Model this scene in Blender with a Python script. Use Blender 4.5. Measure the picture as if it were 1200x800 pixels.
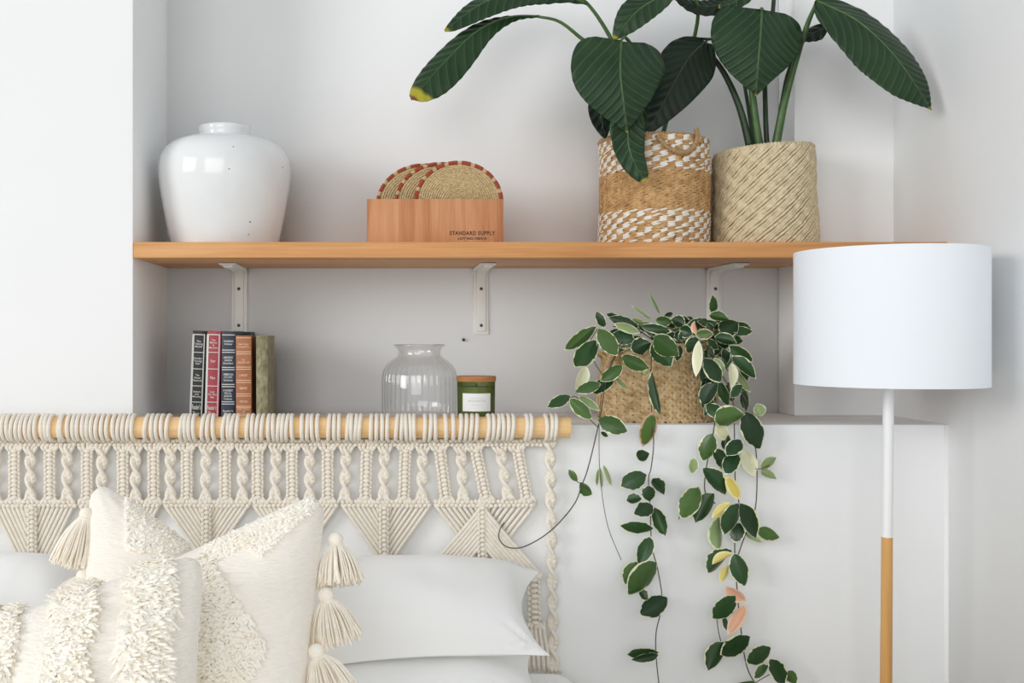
import bpy, bmesh, math, random
from mathutils import Vector, Matrix, noise
random.seed(7)
PI = math.pi
for o in list(bpy.data.objects): bpy.data.objects.remove(o)
S = bpy.context.scene
COL = S.collection

# ------------------------------------------------------------------ camera, world, light, exposure
F, VX, VY, DIST, ZC = 1200.0, 455.0, 395.0, 2.264, 1.25     # pixels, pixels, pixels, metres, metres
cam = bpy.data.cameras.new('camera'); cam.sensor_width = 36; cam.lens = 36 * F / 1200
cam.shift_x = (600 - VX) / 1200; cam.shift_y = -(400 - VY) / 1200; cam.clip_start = .02
camo = bpy.data.objects.new('camera', cam); COL.objects.link(camo)
camo.location = (0, -DIST, ZC); camo.rotation_euler = (PI / 2, 0, 0); S.camera = camo

W = bpy.data.worlds.new('world'); S.world = W; W.use_nodes = True
W.node_tree.nodes['Background'].inputs[0].default_value = (.93, .965, 1, 1)
W.node_tree.nodes['Background'].inputs[1].default_value = .95
def area(name, loc, target, sx, sy, power, col):
    l = bpy.data.lights.new(name, 'AREA'); l.shape = 'RECTANGLE'; l.size = sx; l.size_y = sy; l.energy = power; l.color = col
    o = bpy.data.objects.new(name, l); COL.objects.link(o); o.location = loc
    o.rotation_euler = (Vector(target) - Vector(loc)).to_track_quat('-Z', 'Y').to_euler(); return o
area('window_light', (-9.0, -6.2, 3.4), (.5, .1, 1.2), 4.2, 3.2, 820, (1, 1, .995))
area('added_rear_fill', (-1.3, -6.2, 2.4), (.4, .1, 1.2), 3.6, 2.4, 172, (1, 1, 1))  # added fill from behind the camera to brighten the niche, no known window
vs = S.view_settings; vs.view_transform = 'Standard'; vs.look = 'None'; vs.gamma = 1; vs.use_curve_mapping = False
vs.exposure = -0.85
S.cycles.max_bounces = 14; S.cycles.diffuse_bounces = 10; S.cycles.transparent_max_bounces = 24

# ------------------------------------------------------------------ helpers
def P(px, py, Y=0.0):
    s = F / (DIST + Y)
    return Vector(((px - VX) / s, Y, ZC - (py - VY) / s))
def SC(Y): return (DIST + Y) / F            # metres per pixel at depth Y
def topx(p):
    s = F / (DIST + p.y); return (VX + p.x * s, VY - (p.z - ZC) * s)

def tag(o, label=None, cat=None, group=None, kind=None):
    if label: o['label'] = label
    if cat: o['category'] = cat
    if group: o['group'] = group
    if kind: o['kind'] = kind
    return o
def empty(name, loc, label, cat, group=None, rot=(0, 0, 0)):
    o = bpy.data.objects.new(name, None); COL.objects.link(o); o.location = loc; o.rotation_euler = rot
    o.empty_display_size = .05
    return tag(o, label, cat, group)
def offset_of(o):
    v = Vector((0, 0, 0))
    while o is not None:
        v += o.location; o = o.parent
    return v
def link(name, me, m=None, parent=None, loc=None, rot=None, kind=None):
    o = bpy.data.objects.new(name, me); COL.objects.link(o)
    if parent is not None: o.parent = parent
    if loc is not None: o.location = loc
    if rot is not None: o.rotation_euler = rot
    if m is not None and not me.materials: me.materials.append(m)
    if kind: o['kind'] = kind
    return o

class MB:
    def __init__(s): s.v = []; s.f = []; s.mi = []; s.attr = {}; s.uv = None
    def add(s, vs_, fs, mi=0):
        b = len(s.v); s.v += [Vector(p) for p in vs_]
        for f in fs: s.f.append(tuple(b + i for i in f)); s.mi.append(mi)
        return b
    def box(s, x0, x1, y0, y1, z0, z1, mi=0):
        s.add([(x0,y0,z0),(x1,y0,z0),(x1,y1,z0),(x0,y1,z0),(x0,y0,z1),(x1,y0,z1),(x1,y1,z1),(x0,y1,z1)],
              [(0,3,2,1),(4,5,6,7),(0,1,5,4),(1,2,6,5),(2,3,7,6),(3,0,4,7)], mi); return s
    def poly(s, pts, z0, z1, mi=0):                       # extruded polygon in xy (counter-clockwise)
        n = len(pts)
        s.add([(x, y, z0) for x, y in pts] + [(x, y, z1) for x, y in pts],
              [tuple(range(n))[::-1], tuple(range(n, 2*n))] + [(i, (i+1) % n, n + (i+1) % n, n + i) for i in range(n)], mi); return s
    def tube(s, pts, r, seg=6, mi=0, closed=False, flat=1.0):
        pts = [Vector(p) for p in pts]; n = len(pts); rs = r if isinstance(r, (list, tuple)) else [r] * n
        vs_ = []; prev = None
        for i, p in enumerate(pts):
            if closed: t = pts[(i+1) % n] - pts[i-1]
            else: t = pts[min(i+1, n-1)] - pts[max(i-1, 0)]
            t = t.normalized() if t.length > 1e-9 else Vector((0, 0, 1))
            if prev is None:
                a = Vector((0, 1, 0)) if abs(t.y) < .9 else Vector((1, 0, 0))
                u = t.cross(a).normalized()
            else:
                u = prev - t * prev.dot(t); u = u.normalized() if u.length > 1e-6 else t.orthogonal().normalized()
            prev = u; w = t.cross(u)
            for k in range(seg):
                a = 2*PI*k/seg; vs_.append(p + (u*math.cos(a) + w*math.sin(a)*flat) * rs[i])
        fs = []
        for i in range(n if closed else n-1):
            j = (i+1) % n
            for k in range(seg):
                fs.append((i*seg+k, i*seg+(k+1) % seg, j*seg+(k+1) % seg, j*seg+k))
        if not closed: fs += [tuple(range(seg))[::-1], tuple((n-1)*seg+k for k in range(seg))]
        s.add(vs_, fs, mi); return s
    def ell(s, c, r, R=None, nu=8, nv=5, mi=0):
        c = Vector(c); vs_ = []; R = R or Matrix.Identity(3)
        def q(x, y, z): return c + R @ Vector((x*r[0], y*r[1], z*r[2]))
        vs_.append(q(0, 0, -1))
        for j in range(1, nv):
            b = -PI/2 + PI*j/nv
            for i in range(nu):
                a = 2*PI*i/nu; vs_.append(q(math.cos(a)*math.cos(b), math.sin(a)*math.cos(b), math.sin(b)))
        vs_.append(q(0, 0, 1)); top = len(vs_)-1; fs = []
        for i in range(nu):
            k = (i+1) % nu
            fs.append((0, 1+k, 1+i)); fs.append((top, 1+(nv-2)*nu+i, 1+(nv-2)*nu+k))
            for j in range(nv-2): fs.append((1+j*nu+i, 1+j*nu+k, 1+(j+1)*nu+k, 1+(j+1)*nu+i))
        s.add(vs_, fs, mi); return s
    def lathe(s, prof, c=(0, 0, 0), seg=48, mi=0, rf=None, close=False):
        c = Vector(c); vs_ = []; fs = []; n = len(prof)
        for i, (r, z) in enumerate(prof):
            for k in range(seg):
                a = 2*PI*k/seg; rr = r if rf is None else r * rf(a, z, i)
                vs_.append(c + Vector((rr*math.cos(a), rr*math.sin(a), z)))
        for i in range(n if close else n-1):
            j = (i+1) % n
            for k in range(seg):
                fs.append((i*seg+k, i*seg+(k+1) % seg, j*seg+(k+1) % seg, j*seg+k))
        s.add(vs_, fs, mi); return s
    def grid(s, fn, nu, nv, mi=0, flip=False):
        vs_ = [fn(i/nu, j/nv) for j in range(nv+1) for i in range(nu+1)]; fs = []
        for j in range(nv):
            for i in range(nu):
                a = j*(nu+1)+i; q = (a, a+1, a+nu+2, a+nu+1); fs.append(q[::-1] if flip else q)
        s.add(vs_, fs, mi); return s
    def mesh(s, name, mats=(), smooth=True, angle=None, bevel=0, off=None):
        me = bpy.data.meshes.new(name)
        vv = [p - off for p in s.v] if off is not None else s.v
        me.from_pydata([tuple(p) for p in vv], [], s.f)
        for m in (mats if isinstance(mats, (list, tuple)) else [mats]):
            if m: me.materials.append(m)
        if len(me.materials) > 1: me.polygons.foreach_set('material_index', s.mi)
        for k, vals in s.attr.items():
            a = me.attributes.new(k, 'FLOAT', 'POINT'); a.data.foreach_set('value', vals)
        if bevel:
            bm = bmesh.new(); bm.from_mesh(me)
            es = [e for e in bm.edges if len(e.link_faces) == 2 and e.calc_face_angle(0) > .6]
            bmesh.ops.bevel(bm, geom=es, offset=bevel, segments=2, profile=.6, affect='EDGES'); bm.to_mesh(me); bm.free()
        me.polygons.foreach_set('use_smooth', [smooth] * len(me.polygons))
        if smooth and (angle or bevel): me.set_sharp_from_angle(angle=angle or .6)
        me.update(); return me
    def build(s, name, mats=(), parent=None, smooth=True, angle=None, bevel=0, kind=None):
        off = offset_of(parent) if parent is not None else None
        return link(name, s.mesh(name, mats, smooth, angle, bevel, off), None, parent, kind=kind)

def catmull(pts, n):
    pts = [Vector(p) for p in pts]
    q = [pts[0]*2 - pts[1]] + pts + [pts[-1]*2 - pts[-2]]; out = []; m = len(pts)-1
    for i in range(n+1):
        t = i/n*m; k = min(int(t), m-1); u = t-k; a, b, c, d = q[k:k+4]
        out.append(.5*((2*b) + (c-a)*u + (2*a-5*b+4*c-d)*u*u + (3*b-a-3*c+d)*u**3))
    return out
def lerp_tab(tab, t):
    for (a, x), (b, y) in zip(tab, tab[1:]):
        if t <= b: return x + (y-x)*(t-a)/(b-a) if b > a else y
    return tab[-1][1]
def smooth_tab(tab, t):                                   # cubic through the table
    n = len(tab)
    for i in range(n-1):
        a, b = tab[i], tab[i+1]
        if t <= b[0]:
            h = b[0]-a[0]; u = (t-a[0])/h
            m0 = (b[1]-tab[max(i-1,0)][1])/(b[0]-tab[max(i-1,0)][0]); m1 = (tab[min(i+2,n-1)][1]-a[1])/(tab[min(i+2,n-1)][0]-a[0])
            return max(0, (2*u**3-3*u*u+1)*a[1] + (u**3-2*u*u+u)*h*m0 + (-2*u**3+3*u*u)*b[1] + (u**3-u*u)*h*m1)
    return tab[-1][1]
def inpoly(x, y, poly):
    c = False; j = len(poly)-1
    for i in range(len(poly)):
        (xi, yi), (xj, yj) = poly[i], poly[j]
        if (yi > y) != (yj > y) and x < (xj-xi)*(y-yi)/(yj-yi)+xi: c = not c
        j = i
    return c
def text_mesh(txt, size, align='CENTER', space=1.0, bold=0.0):
    cu = bpy.data.curves.new('text', 'FONT'); cu.body = txt; cu.size = size; cu.align_x = align; cu.space_character = space
    cu.offset = bold; cu.resolution_u = 2
    o = bpy.data.objects.new('text', cu); COL.objects.link(o)
    dg = bpy.context.evaluated_depsgraph_get(); dg.update()
    me = bpy.data.meshes.new_from_object(o.evaluated_get(dg)); bpy.data.objects.remove(o); bpy.data.curves.remove(cu)
    return me

# ------------------------------------------------------------------ materials
MATS = {}
def nodes(name):
    m = bpy.data.materials.new(name); m.use_nodes = True; nt = m.node_tree
    MATS[name] = m
    return m, nt, nt.nodes['Principled BSDF']
def N(nt, t, **kw):
    n = nt.nodes.new(t)
    for k, v in kw.items():
        if k.startswith('_'): setattr(n, k[1:], v)
        else: n.inputs[k].default_value = v
    return n
def ramp(nt, fac, stops):
    r = nt.nodes.new('ShaderNodeValToRGB'); e = r.color_ramp.elements
    while len(e) < len(stops): e.new(.5)
    for i, (p, c) in enumerate(stops): e[i].position = p; e[i].color = (*c, 1)
    nt.links.new(fac, r.inputs[0]); return r.outputs[0]
def coords(nt, scale=(1, 1, 1), kind='Object', rot=(0, 0, 0)):
    tc = nt.nodes.new('ShaderNodeTexCoord'); mp = nt.nodes.new('ShaderNodeMapping')
    mp.inputs['Scale'].default_value = scale; mp.inputs['Rotation'].default_value = rot
    nt.links.new(tc.outputs[kind], mp.inputs[0]); return mp.outputs[0]
def noise_t(nt, vec, scale, detail=3, rough=.5, dist=0):
    n = N(nt, 'ShaderNodeTexNoise', Scale=scale, Detail=detail, Roughness=rough, Distortion=dist); nt.links.new(vec, n.inputs['Vector']); return n.outputs[0]
def bump(nt, bs, h, strength, dist=.01):
    b = N(nt, 'ShaderNodeBump', Strength=strength, Distance=dist); nt.links.new(h, b.inputs['Height']); nt.links.new(b.outputs[0], bs.inputs['Normal']); return b
def mat(name, c1, c2=None, rough=.6, scale=(1, 1, 1), nscale=20, detail=4, bstr=0, bscale=None, bdist=.002, spec=.5, sheen=0, lo=.3, hi=.7, sss=0):
    m, nt, b = nodes(name); b.inputs['Roughness'].default_value = rough; b.inputs['Specular IOR Level'].default_value = spec
    b.inputs['Base Color'].default_value = (*c1, 1)
    v = coords(nt, scale)
    if c2: nt.links.new(ramp(nt, noise_t(nt, v, nscale, detail), [(lo, c1), (hi, c2)]), b.inputs['Base Color'])
    if bstr: bump(nt, b, noise_t(nt, v, bscale or nscale, detail), bstr, bdist)
    if sheen: b.inputs['Sheen Weight'].default_value = sheen
    if sss: b.inputs['Subsurface Weight'].default_value = sss; b.inputs['Subsurface Radius'].default_value = (.01, .008, .006)
    return m
M_wall = mat('white_plaster', (.865, .874, .876), (.89, .897, .898), .75, nscale=3, bstr=.12, bscale=9, bdist=.006, spec=.25)
M_ceram = mat('white_glazed_ceramic', (.80, .815, .82), (.74, .76, .765), .12, nscale=7, bstr=.05, bscale=8, bdist=.003)
M_speck = mat('dark_glaze_speck', (.12, .11, .1), rough=.4)
M_steel = mat('white_painted_steel', (.80, .80, .77), rough=.4)
M_screw = mat('dark_screw', (.06, .06, .06), rough=.5)
M_cord = mat('cotton_cord', (.80, .735, .63), (.87, .82, .735), .9, nscale=120, bstr=.6, bscale=420, bdist=.0015, spec=.1, sheen=.2)
M_linen = mat('white_cotton', (.925, .925, .915), rough=.85, nscale=5, bstr=.12, bscale=500, bdist=.0005, spec=.1, sheen=.15)
M_cream = mat('cream_woven_cotton', (.90, .845, .755), (.94, .895, .82), .95, scale=(.5, .5, 2.2), nscale=150, bstr=.6, bscale=150, bdist=.004, spec=.05, sheen=.2)
def yarn(name, c1, c2, nscale, tr=.45):
    m, nt, b = nodes(name); nt.nodes.remove(b); col = ramp(nt, noise_t(nt, coords(nt), nscale, 3), [(.3, c1), (.7, c2)])
    d = nt.nodes.new('ShaderNodeBsdfDiffuse'); t = nt.nodes.new('ShaderNodeBsdfTranslucent'); mx = nt.nodes.new('ShaderNodeMixShader'); mx.inputs[0].default_value = tr
    nt.links.new(col, d.inputs[0]); nt.links.new(col, t.inputs[0]); nt.links.new(d.outputs[0], mx.inputs[1]); nt.links.new(t.outputs[0], mx.inputs[2]); nt.links.new(mx.outputs[0], nt.nodes['Material Output'].inputs[0]); return m
M_tuft = yarn('cream_wool_tuft', (.93, .885, .79), (.96, .935, .87), 30, .0); M_tassel = yarn('cream_tassel_yarn', (.89, .82, .70), (.95, .905, .82), 90, .0)
M_beige = mat('beige_linen', (.60, .53, .43), (.66, .59, .49), .95, nscale=200, bstr=.4, bscale=300, bdist=.001, spec=.05)
M_shade = mat('white_shade_fabric', (.83, .87, .92), rough=.8, bstr=.1, nscale=700, bdist=.0005, spec=.15)
M_pole = mat('white_lacquered_metal', (.86, .87, .87), rough=.35)
M_bulb = mat('frosted_bulb_glass', (.9, .9, .88), rough=.3)
M_socket = mat('black_lamp_socket', (.03, .03, .03), rough=.5)
M_soil = mat('dark_potting_soil', (.03, .02, .014), (.07, .05, .035), .95, nscale=60, bstr=1, bdist=.01)
M_floor = mat('pale_oak_floor', (.66, .58, .48), (.74, .67, .57), .5, scale=(1, 8, 1), nscale=6)

def wood(name, c1, c2, c3, axis, rings=18, rough=.5, fine=90, bstr=.15, knots=()):
    m, nt, b = nodes(name); b.inputs['Roughness'].default_value = rough; b.inputs['Specular IOR Level'].default_value = .3
    sc = [1, 1, 1]; sc[axis] = .07
    v = coords(nt, tuple(sc)); n1 = noise_t(nt, v, rings, 4, .55, .6)
    sc2 = [1, 1, 1]; sc2[axis] = .02; v2 = coords(nt, tuple(sc2)); n2 = noise_t(nt, v2, fine*3, 3)
    a = N(nt, 'ShaderNodeMath', _operation='MULTIPLY_ADD'); a.inputs[1].default_value = .72; nt.links.new(n1, a.inputs[0])
    k = N(nt, 'ShaderNodeMath', _operation='MULTIPLY'); k.inputs[1].default_value = .28; nt.links.new(n2, k.inputs[0]); nt.links.new(k.outputs[0], a.inputs[2])
    col = ramp(nt, a.outputs[0], [(.34, c1), (.5, c2), (.66, c3)])
    tc = nt.nodes.new('ShaderNodeTexCoord')
    for (kx, kz, r, kc) in knots:
        mp = nt.nodes.new('ShaderNodeMapping'); mp.inputs['Location'].default_value = (-kx, 0, -kz); mp.inputs['Scale'].default_value = (1, 0, .45)
        nt.links.new(tc.outputs['Object'], mp.inputs[0])
        ln = N(nt, 'ShaderNodeVectorMath', _operation='LENGTH'); nt.links.new(mp.outputs[0], ln.inputs[0])
        mr = N(nt, 'ShaderNodeMapRange'); mr.inputs['From Min'].default_value = r*1.25; mr.inputs['From Max'].default_value = r*.8
        nt.links.new(ln.outputs['Value'], mr.inputs['Value'])
        mx = N(nt, 'ShaderNodeMix', _data_type='RGBA'); nt.links.new(mr.outputs[0], mx.inputs[0]); nt.links.new(col, mx.inputs[6]); mx.inputs[7].default_value = (*kc, 1)
        col = mx.outputs[2]
    nt.links.new(col, b.inputs['Base Color'])
    bump(nt, b, n2, bstr, .001); return m
M_shelf = wood('oiled_pine_shelf', (.46, .195, .06), (.60, .29, .105), (.70, .385, .165), 0, 16, .45, knots=((-.0845, 1.455, .012, (.42, .17, .04)), (.352, 1.443, .006, (.5, .22, .07))))
M_rod = wood('pale_pine_rod', (.74, .47, .20), (.83, .57, .29), (.88, .66, .38), 0, 26, .5)
M_crate = wood('reddish_cedar', (.40, .155, .065), (.53, .24, .11), (.62, .32, .165), 2, 30, .7, 160, .5)
M_lampwood = wood('honey_beech', (.58, .30, .09), (.65, .36, .125), (.70, .41, .16), 2, 30, .4)
M_lid = wood('brown_wood_lid', (.36, .14, .045), (.44, .185, .065), (.50, .23, .09), 0, 40, .5)
M_print = mat('black_stencil_ink', (.045, .03, .025), rough=.8)
M_straw = mat('natural_seagrass_coil', (.40, .27, .12), (.68, .54, .32), .85, nscale=260, bstr=.8, bscale=230, bdist=.003, spec=.15)
M_red = mat('red_binding_yarn', (.27, .040, .014), (.37, .066, .026), .8, nscale=200, bstr=.5, bscale=400, bdist=.001)
M_brown = mat('brown_seagrass', (.38, .21, .085), (.66, .42, .20), .75, nscale=70, bstr=.4, bscale=300, bdist=.001, spec=.2)
M_rim = mat('brown_wrapped_rim', (.26, .155, .07), (.50, .33, .17), .75, nscale=260, bstr=.4, bscale=300, bdist=.001, spec=.2)
M_white = mat('white_plastic_strip', (.80, .78, .73), (.72, .68, .60), .6, nscale=120)
M_rope = mat('pale_jute', (.52, .42, .25), (.74, .65, .46), .85, nscale=110, bstr=.6, bscale=350, bdist=.0015, spec=.15)
M_seag = mat('tan_seagrass_plait', (.47, .32, .155), (.70, .53, .31), .75, nscale=60, bstr=.4, bscale=300, bdist=.001, spec=.2)
M_seagd = mat('brown_seagrass_plait', (.38, .245, .11), (.56, .40, .21), .75, nscale=60, bstr=.4, bscale=300, bdist=.001, spec=.2)
M_liner = mat('dark_basket_lining', (.16, .09, .04), rough=.9)
M_stem = mat('dark_vine_stem', (.06, .055, .035), (.12, .08, .045), .6, nscale=60)
M_stemg = mat('green_petiole', (.035, .085, .02), (.07, .15, .035), .4, nscale=25)
M_stemd = mat('dark_green_petiole', (.012, .028, .012), (.03, .06, .02), .4, nscale=25)

def leaf_mat(name, d, l, vein, tip=None, freq=1.0):
    m, nt, b = nodes(name); b.inputs['Roughness'].default_value = .42; b.inputs['Specular IOR Level'].default_value = .22
    at = N(nt, 'ShaderNodeAttribute', _attribute_name='vein'); ac = N(nt, 'ShaderNodeAttribute', _attribute_name='across'); al = N(nt, 'ShaderNodeAttribute', _attribute_name='along')
    sn = N(nt, 'ShaderNodeMath', _operation='SINE'); nt.links.new(at.outputs['Fac'], sn.inputs[0])
    v = coords(nt); nz = noise_t(nt, v, 14, 3)
    base = ramp(nt, nz, [(.3, d), (.7, l)])
    mr = N(nt, 'ShaderNodeMapRange'); mr.inputs['From Min'].default_value = .80; mr.inputs['From Max'].default_value = 1; mr.inputs['To Max'].default_value = .75; nt.links.new(sn.outputs[0], mr.inputs['Value'])
    mx = N(nt, 'ShaderNodeMix', _data_type='RGBA'); nt.links.new(mr.outputs[0], mx.inputs[0]); nt.links.new(base, mx.inputs[6]); mx.inputs[7].default_value = (*vein, 1)
    mr2 = N(nt, 'ShaderNodeMapRange'); mr2.inputs['From Min'].default_value = .035; mr2.inputs['From Max'].default_value = .01; nt.links.new(ac.outputs['Fac'], mr2.inputs['Value'])
    mx2 = N(nt, 'ShaderNodeMix', _data_type='RGBA'); nt.links.new(mr2.outputs[0], mx2.inputs[0]); nt.links.new(mx.outputs[2], mx2.inputs[6]); mx2.inputs[7].default_value = (*vein, 1)
    out = mx2.outputs[2]
    if tip:
        t0, c1, c2 = tip
        ad = N(nt, 'ShaderNodeMath', _operation='MULTIPLY_ADD'); ad.inputs[1].default_value = .05; nt.links.new(nz, ad.inputs[0]); nt.links.new(al.outputs['Fac'], ad.inputs[2])
        for (a, bb, c) in ((t0+.025, t0+.045, c1), (t0+.072, t0+.08, c2)):
            m3 = N(nt, 'ShaderNodeMapRange'); m3.inputs['From Min'].default_value = a; m3.inputs['From Max'].default_value = bb; nt.links.new(ad.outputs[0], m3.inputs['Value'])
            m4 = N(nt, 'ShaderNodeMix', _data_type='RGBA'); nt.links.new(m3.outputs[0], m4.inputs[0]); nt.links.new(out, m4.inputs[6]); m4.inputs[7].default_value = (*c, 1); out = m4.outputs[2]
    nt.links.new(out, b.inputs['Base Color']); bump(nt, b, sn.outputs[0], .35, .0025)
    return m
M_leaf = leaf_mat('dark_lily_leaf', (.014, .036, .015), (.024, .055, .022), (.045, .084, .040), (.965, (.35, .30, .03), (.22, .08, .02)))
M_leaft = leaf_mat('yellow_tipped_lily_leaf', (.012, .034, .013), (.021, .052, .019), (.040, .078, .035), (.925, (.38, .34, .03), (.20, .07, .02)))
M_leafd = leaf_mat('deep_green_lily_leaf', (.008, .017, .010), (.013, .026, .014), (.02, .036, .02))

def hoya_mat(name, g1, g2, margin, w0, w1):
    m, nt, b = nodes(name); b.inputs['Roughness'].default_value = .33; b.inputs['Specular IOR Level'].default_value = .4
    ae = N(nt, 'ShaderNodeAttribute', _attribute_name='edge'); v = coords(nt)
    tcn = nt.nodes.new('ShaderNodeObjectInfo')
    vm = N(nt, 'ShaderNodeVectorMath', _operation='ADD'); nt.links.new(v, vm.inputs[0]); nt.links.new(tcn.outputs['Random'], vm.inputs[1])
    nz = noise_t(nt, vm.outputs[0], 5, 4)
    ad = N(nt, 'ShaderNodeMath', _operation='MULTIPLY_ADD'); ad.inputs[1].default_value = -.6; nt.links.new(nz, ad.inputs[0]); nt.links.new(ae.outputs['Fac'], ad.inputs[2])
    mr = N(nt, 'ShaderNodeMapRange'); mr.inputs['From Min'].default_value = w0; mr.inputs['From Max'].default_value = w1; nt.links.new(ad.outputs[0], mr.inputs['Value'])
    nz2 = noise_t(nt, vm.outputs[0], 4, 4)
    mxr = N(nt, 'ShaderNodeMath', _operation='MULTIPLY_ADD'); mxr.inputs[1].default_value = .5; nt.links.new(tcn.outputs['Random'], mxr.inputs[0])
    hf = N(nt, 'ShaderNodeMath', _operation='MULTIPLY'); hf.inputs[1].default_value = .5; nt.links.new(nz2, hf.inputs[0]); nt.links.new(hf.outputs[0], mxr.inputs[2])
    g = ramp(nt, mxr.outputs[0], [(.25, g1), (.8, g2)])
    mx = N(nt, 'ShaderNodeMix', _data_type='RGBA'); nt.links.new(mr.outputs[0], mx.inputs[0]); mx.inputs[6].default_value = (*margin, 1); nt.links.new(g, mx.inputs[7])
    nt.links.new(mx.outputs[2], b.inputs['Base Color']); return m
CRM = (.72, .73, .47)
HM = {'d': hoya_mat('hoya_leaf_dark', (.010, .036, .010), (.024, .076, .018), CRM, -.23, -.19),
      'g': hoya_mat('hoya_leaf_green', (.038, .092, .018), (.075, .15, .034), CRM, -.23, -.19),
      'p': hoya_mat('hoya_leaf_pale', (.20, .29, .11), (.33, .41, .19), (.70, .72, .5), -.20, -.05),
      'c': hoya_mat('hoya_leaf_cream', (.62, .62, .36), (.74, .73, .50), (.78, .77, .58), 0, .2),
      'y': hoya_mat('hoya_leaf_yellow', (.66, .52, .10), (.76, .64, .20), (.8, .72, .35), -.06, .1),
      'k': hoya_mat('hoya_leaf_pink', (.72, .36, .22), (.78, .47, .32), (.8, .6, .45), -.06, .1),
      'o': hoya_mat('hoya_leaf_pink_edged', (.05, .12, .02), (.09, .17, .03), (.70, .42, .28), -.20, -.05)}

def glass_mat(name, tint, rough=.02, edge=(.6, .6, .6), gl=.9):
    m, nt, b = nodes(name); nt.nodes.remove(b); out = nt.nodes['Material Output']
    lw = N(nt, 'ShaderNodeLayerWeight', Blend=.30)
    mc = N(nt, 'ShaderNodeMix', _data_type='RGBA'); nt.links.new(lw.outputs['Facing'], mc.inputs[0]); mc.inputs[6].default_value = (*tint, 1); mc.inputs[7].default_value = (*edge, 1)
    tr = nt.nodes.new('ShaderNodeBsdfTransparent'); nt.links.new(mc.outputs[2], tr.inputs[0])
    g = N(nt, 'ShaderNodeBsdfGlossy', Roughness=rough); g.inputs[0].default_value = (gl, gl, gl, 1)
    pw = N(nt, 'ShaderNodeMath', _operation='POWER'); pw.inputs[1].default_value = 3.2; nt.links.new(lw.outputs['Facing'], pw.inputs[0])
    fr = N(nt, 'ShaderNodeMath', _operation='MULTIPLY_ADD'); fr.inputs[1].default_value = .5; fr.inputs[2].default_value = .065; nt.links.new(pw.outputs[0], fr.inputs[0])
    mx = nt.nodes.new('ShaderNodeMixShader')
    nt.links.new(fr.outputs[0], mx.inputs[0]); nt.links.new(tr.outputs[0], mx.inputs[1]); nt.links.new(g.outputs[0], mx.inputs[2]); nt.links.new(mx.outputs[0], out.inputs[0]); return m
M_glass = glass_mat('clear_pressed_glass', (.995, .995, .995), .03, (.88, .89, .89))
M_green = glass_mat('green_candle_glass', (.38, .46, .19), .04, (.13, .17, .06))
M_wax = mat('soy_wax', (.78, .74, .56), rough=.6)
M_paper = mat('white_paper_label', (.84, .85, .83), rough=.7)
M_ink = mat('grey_label_ink', (.25, .26, .25), rough=.7)
M_inkl = mat('pale_grey_label_ink', (.55, .56, .55), rough=.7)

# ------------------------------------------------------------------ the setting
ZL = ZC - (497 - VY) / 530.0                # ledge height 1.0575
XL, XR, YB, YC, XC = -.564, 1.236, .347, .242, .994
def wall(name, mb, bevel=.004):
    o = mb.build(name, M_wall, None, bevel=bevel); o['kind'] = 'structure'; return o
wall('wall_left', MB().box(-3.2, XL, 0, .6, 0, 2.9), .006)
wall('wall_back', MB().box(XL, XR + .1, YB, .6, ZL - .1, 2.9), 0)
wall('wall_lower', MB().box(XL, XR + .1, 0, YB, 0, ZL), .007)
wall('wall_corner', MB().box(XC, XR + .1, YC, YB, ZL, 2.9), .005)
# right wall, with a shallow plaster step just in front of the niche
wall('wall_right', MB().poly([(XR, .6), (XR, -.100), (XR - .004, -.112), (XR - .004, -6.4), (XR + .2, -6.4), (XR + .2, .6)], 0, 2.9), 0)
fl = MB().box(-3.2, XR + .2, -6.4, .6, -.05, 0).build('floor', M_floor); fl['kind'] = 'structure'
# plaster bead down the corner between the lower wall and the right wall
bd = MB().tube([(XR - .001, -.001, .0), (XR - .001, -.001, ZL - .002)], .006, 10).build('trim_1', M_wall); bd['kind'] = 'structure'

# ------------------------------------------------------------------ shelf, brackets, nail
ZS1 = ZC + (VY - 283.5) / 530.0; ZS0 = ZC + (VY - 302.0) / 530.0
sh = MB().poly([(XL + .001, -.003), (XR - .001, -.003), (XR - .001, YC - .001), (XC - .001, YC - .001), (XC - .001, YB - .001), (XL + .001, YB - .001)], ZS0, ZS1)
tag(sh.build('shelf', M_shelf, bevel=.0022), 'long oiled pine shelf board spanning the alcove above the ledge', 'shelf')

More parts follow.
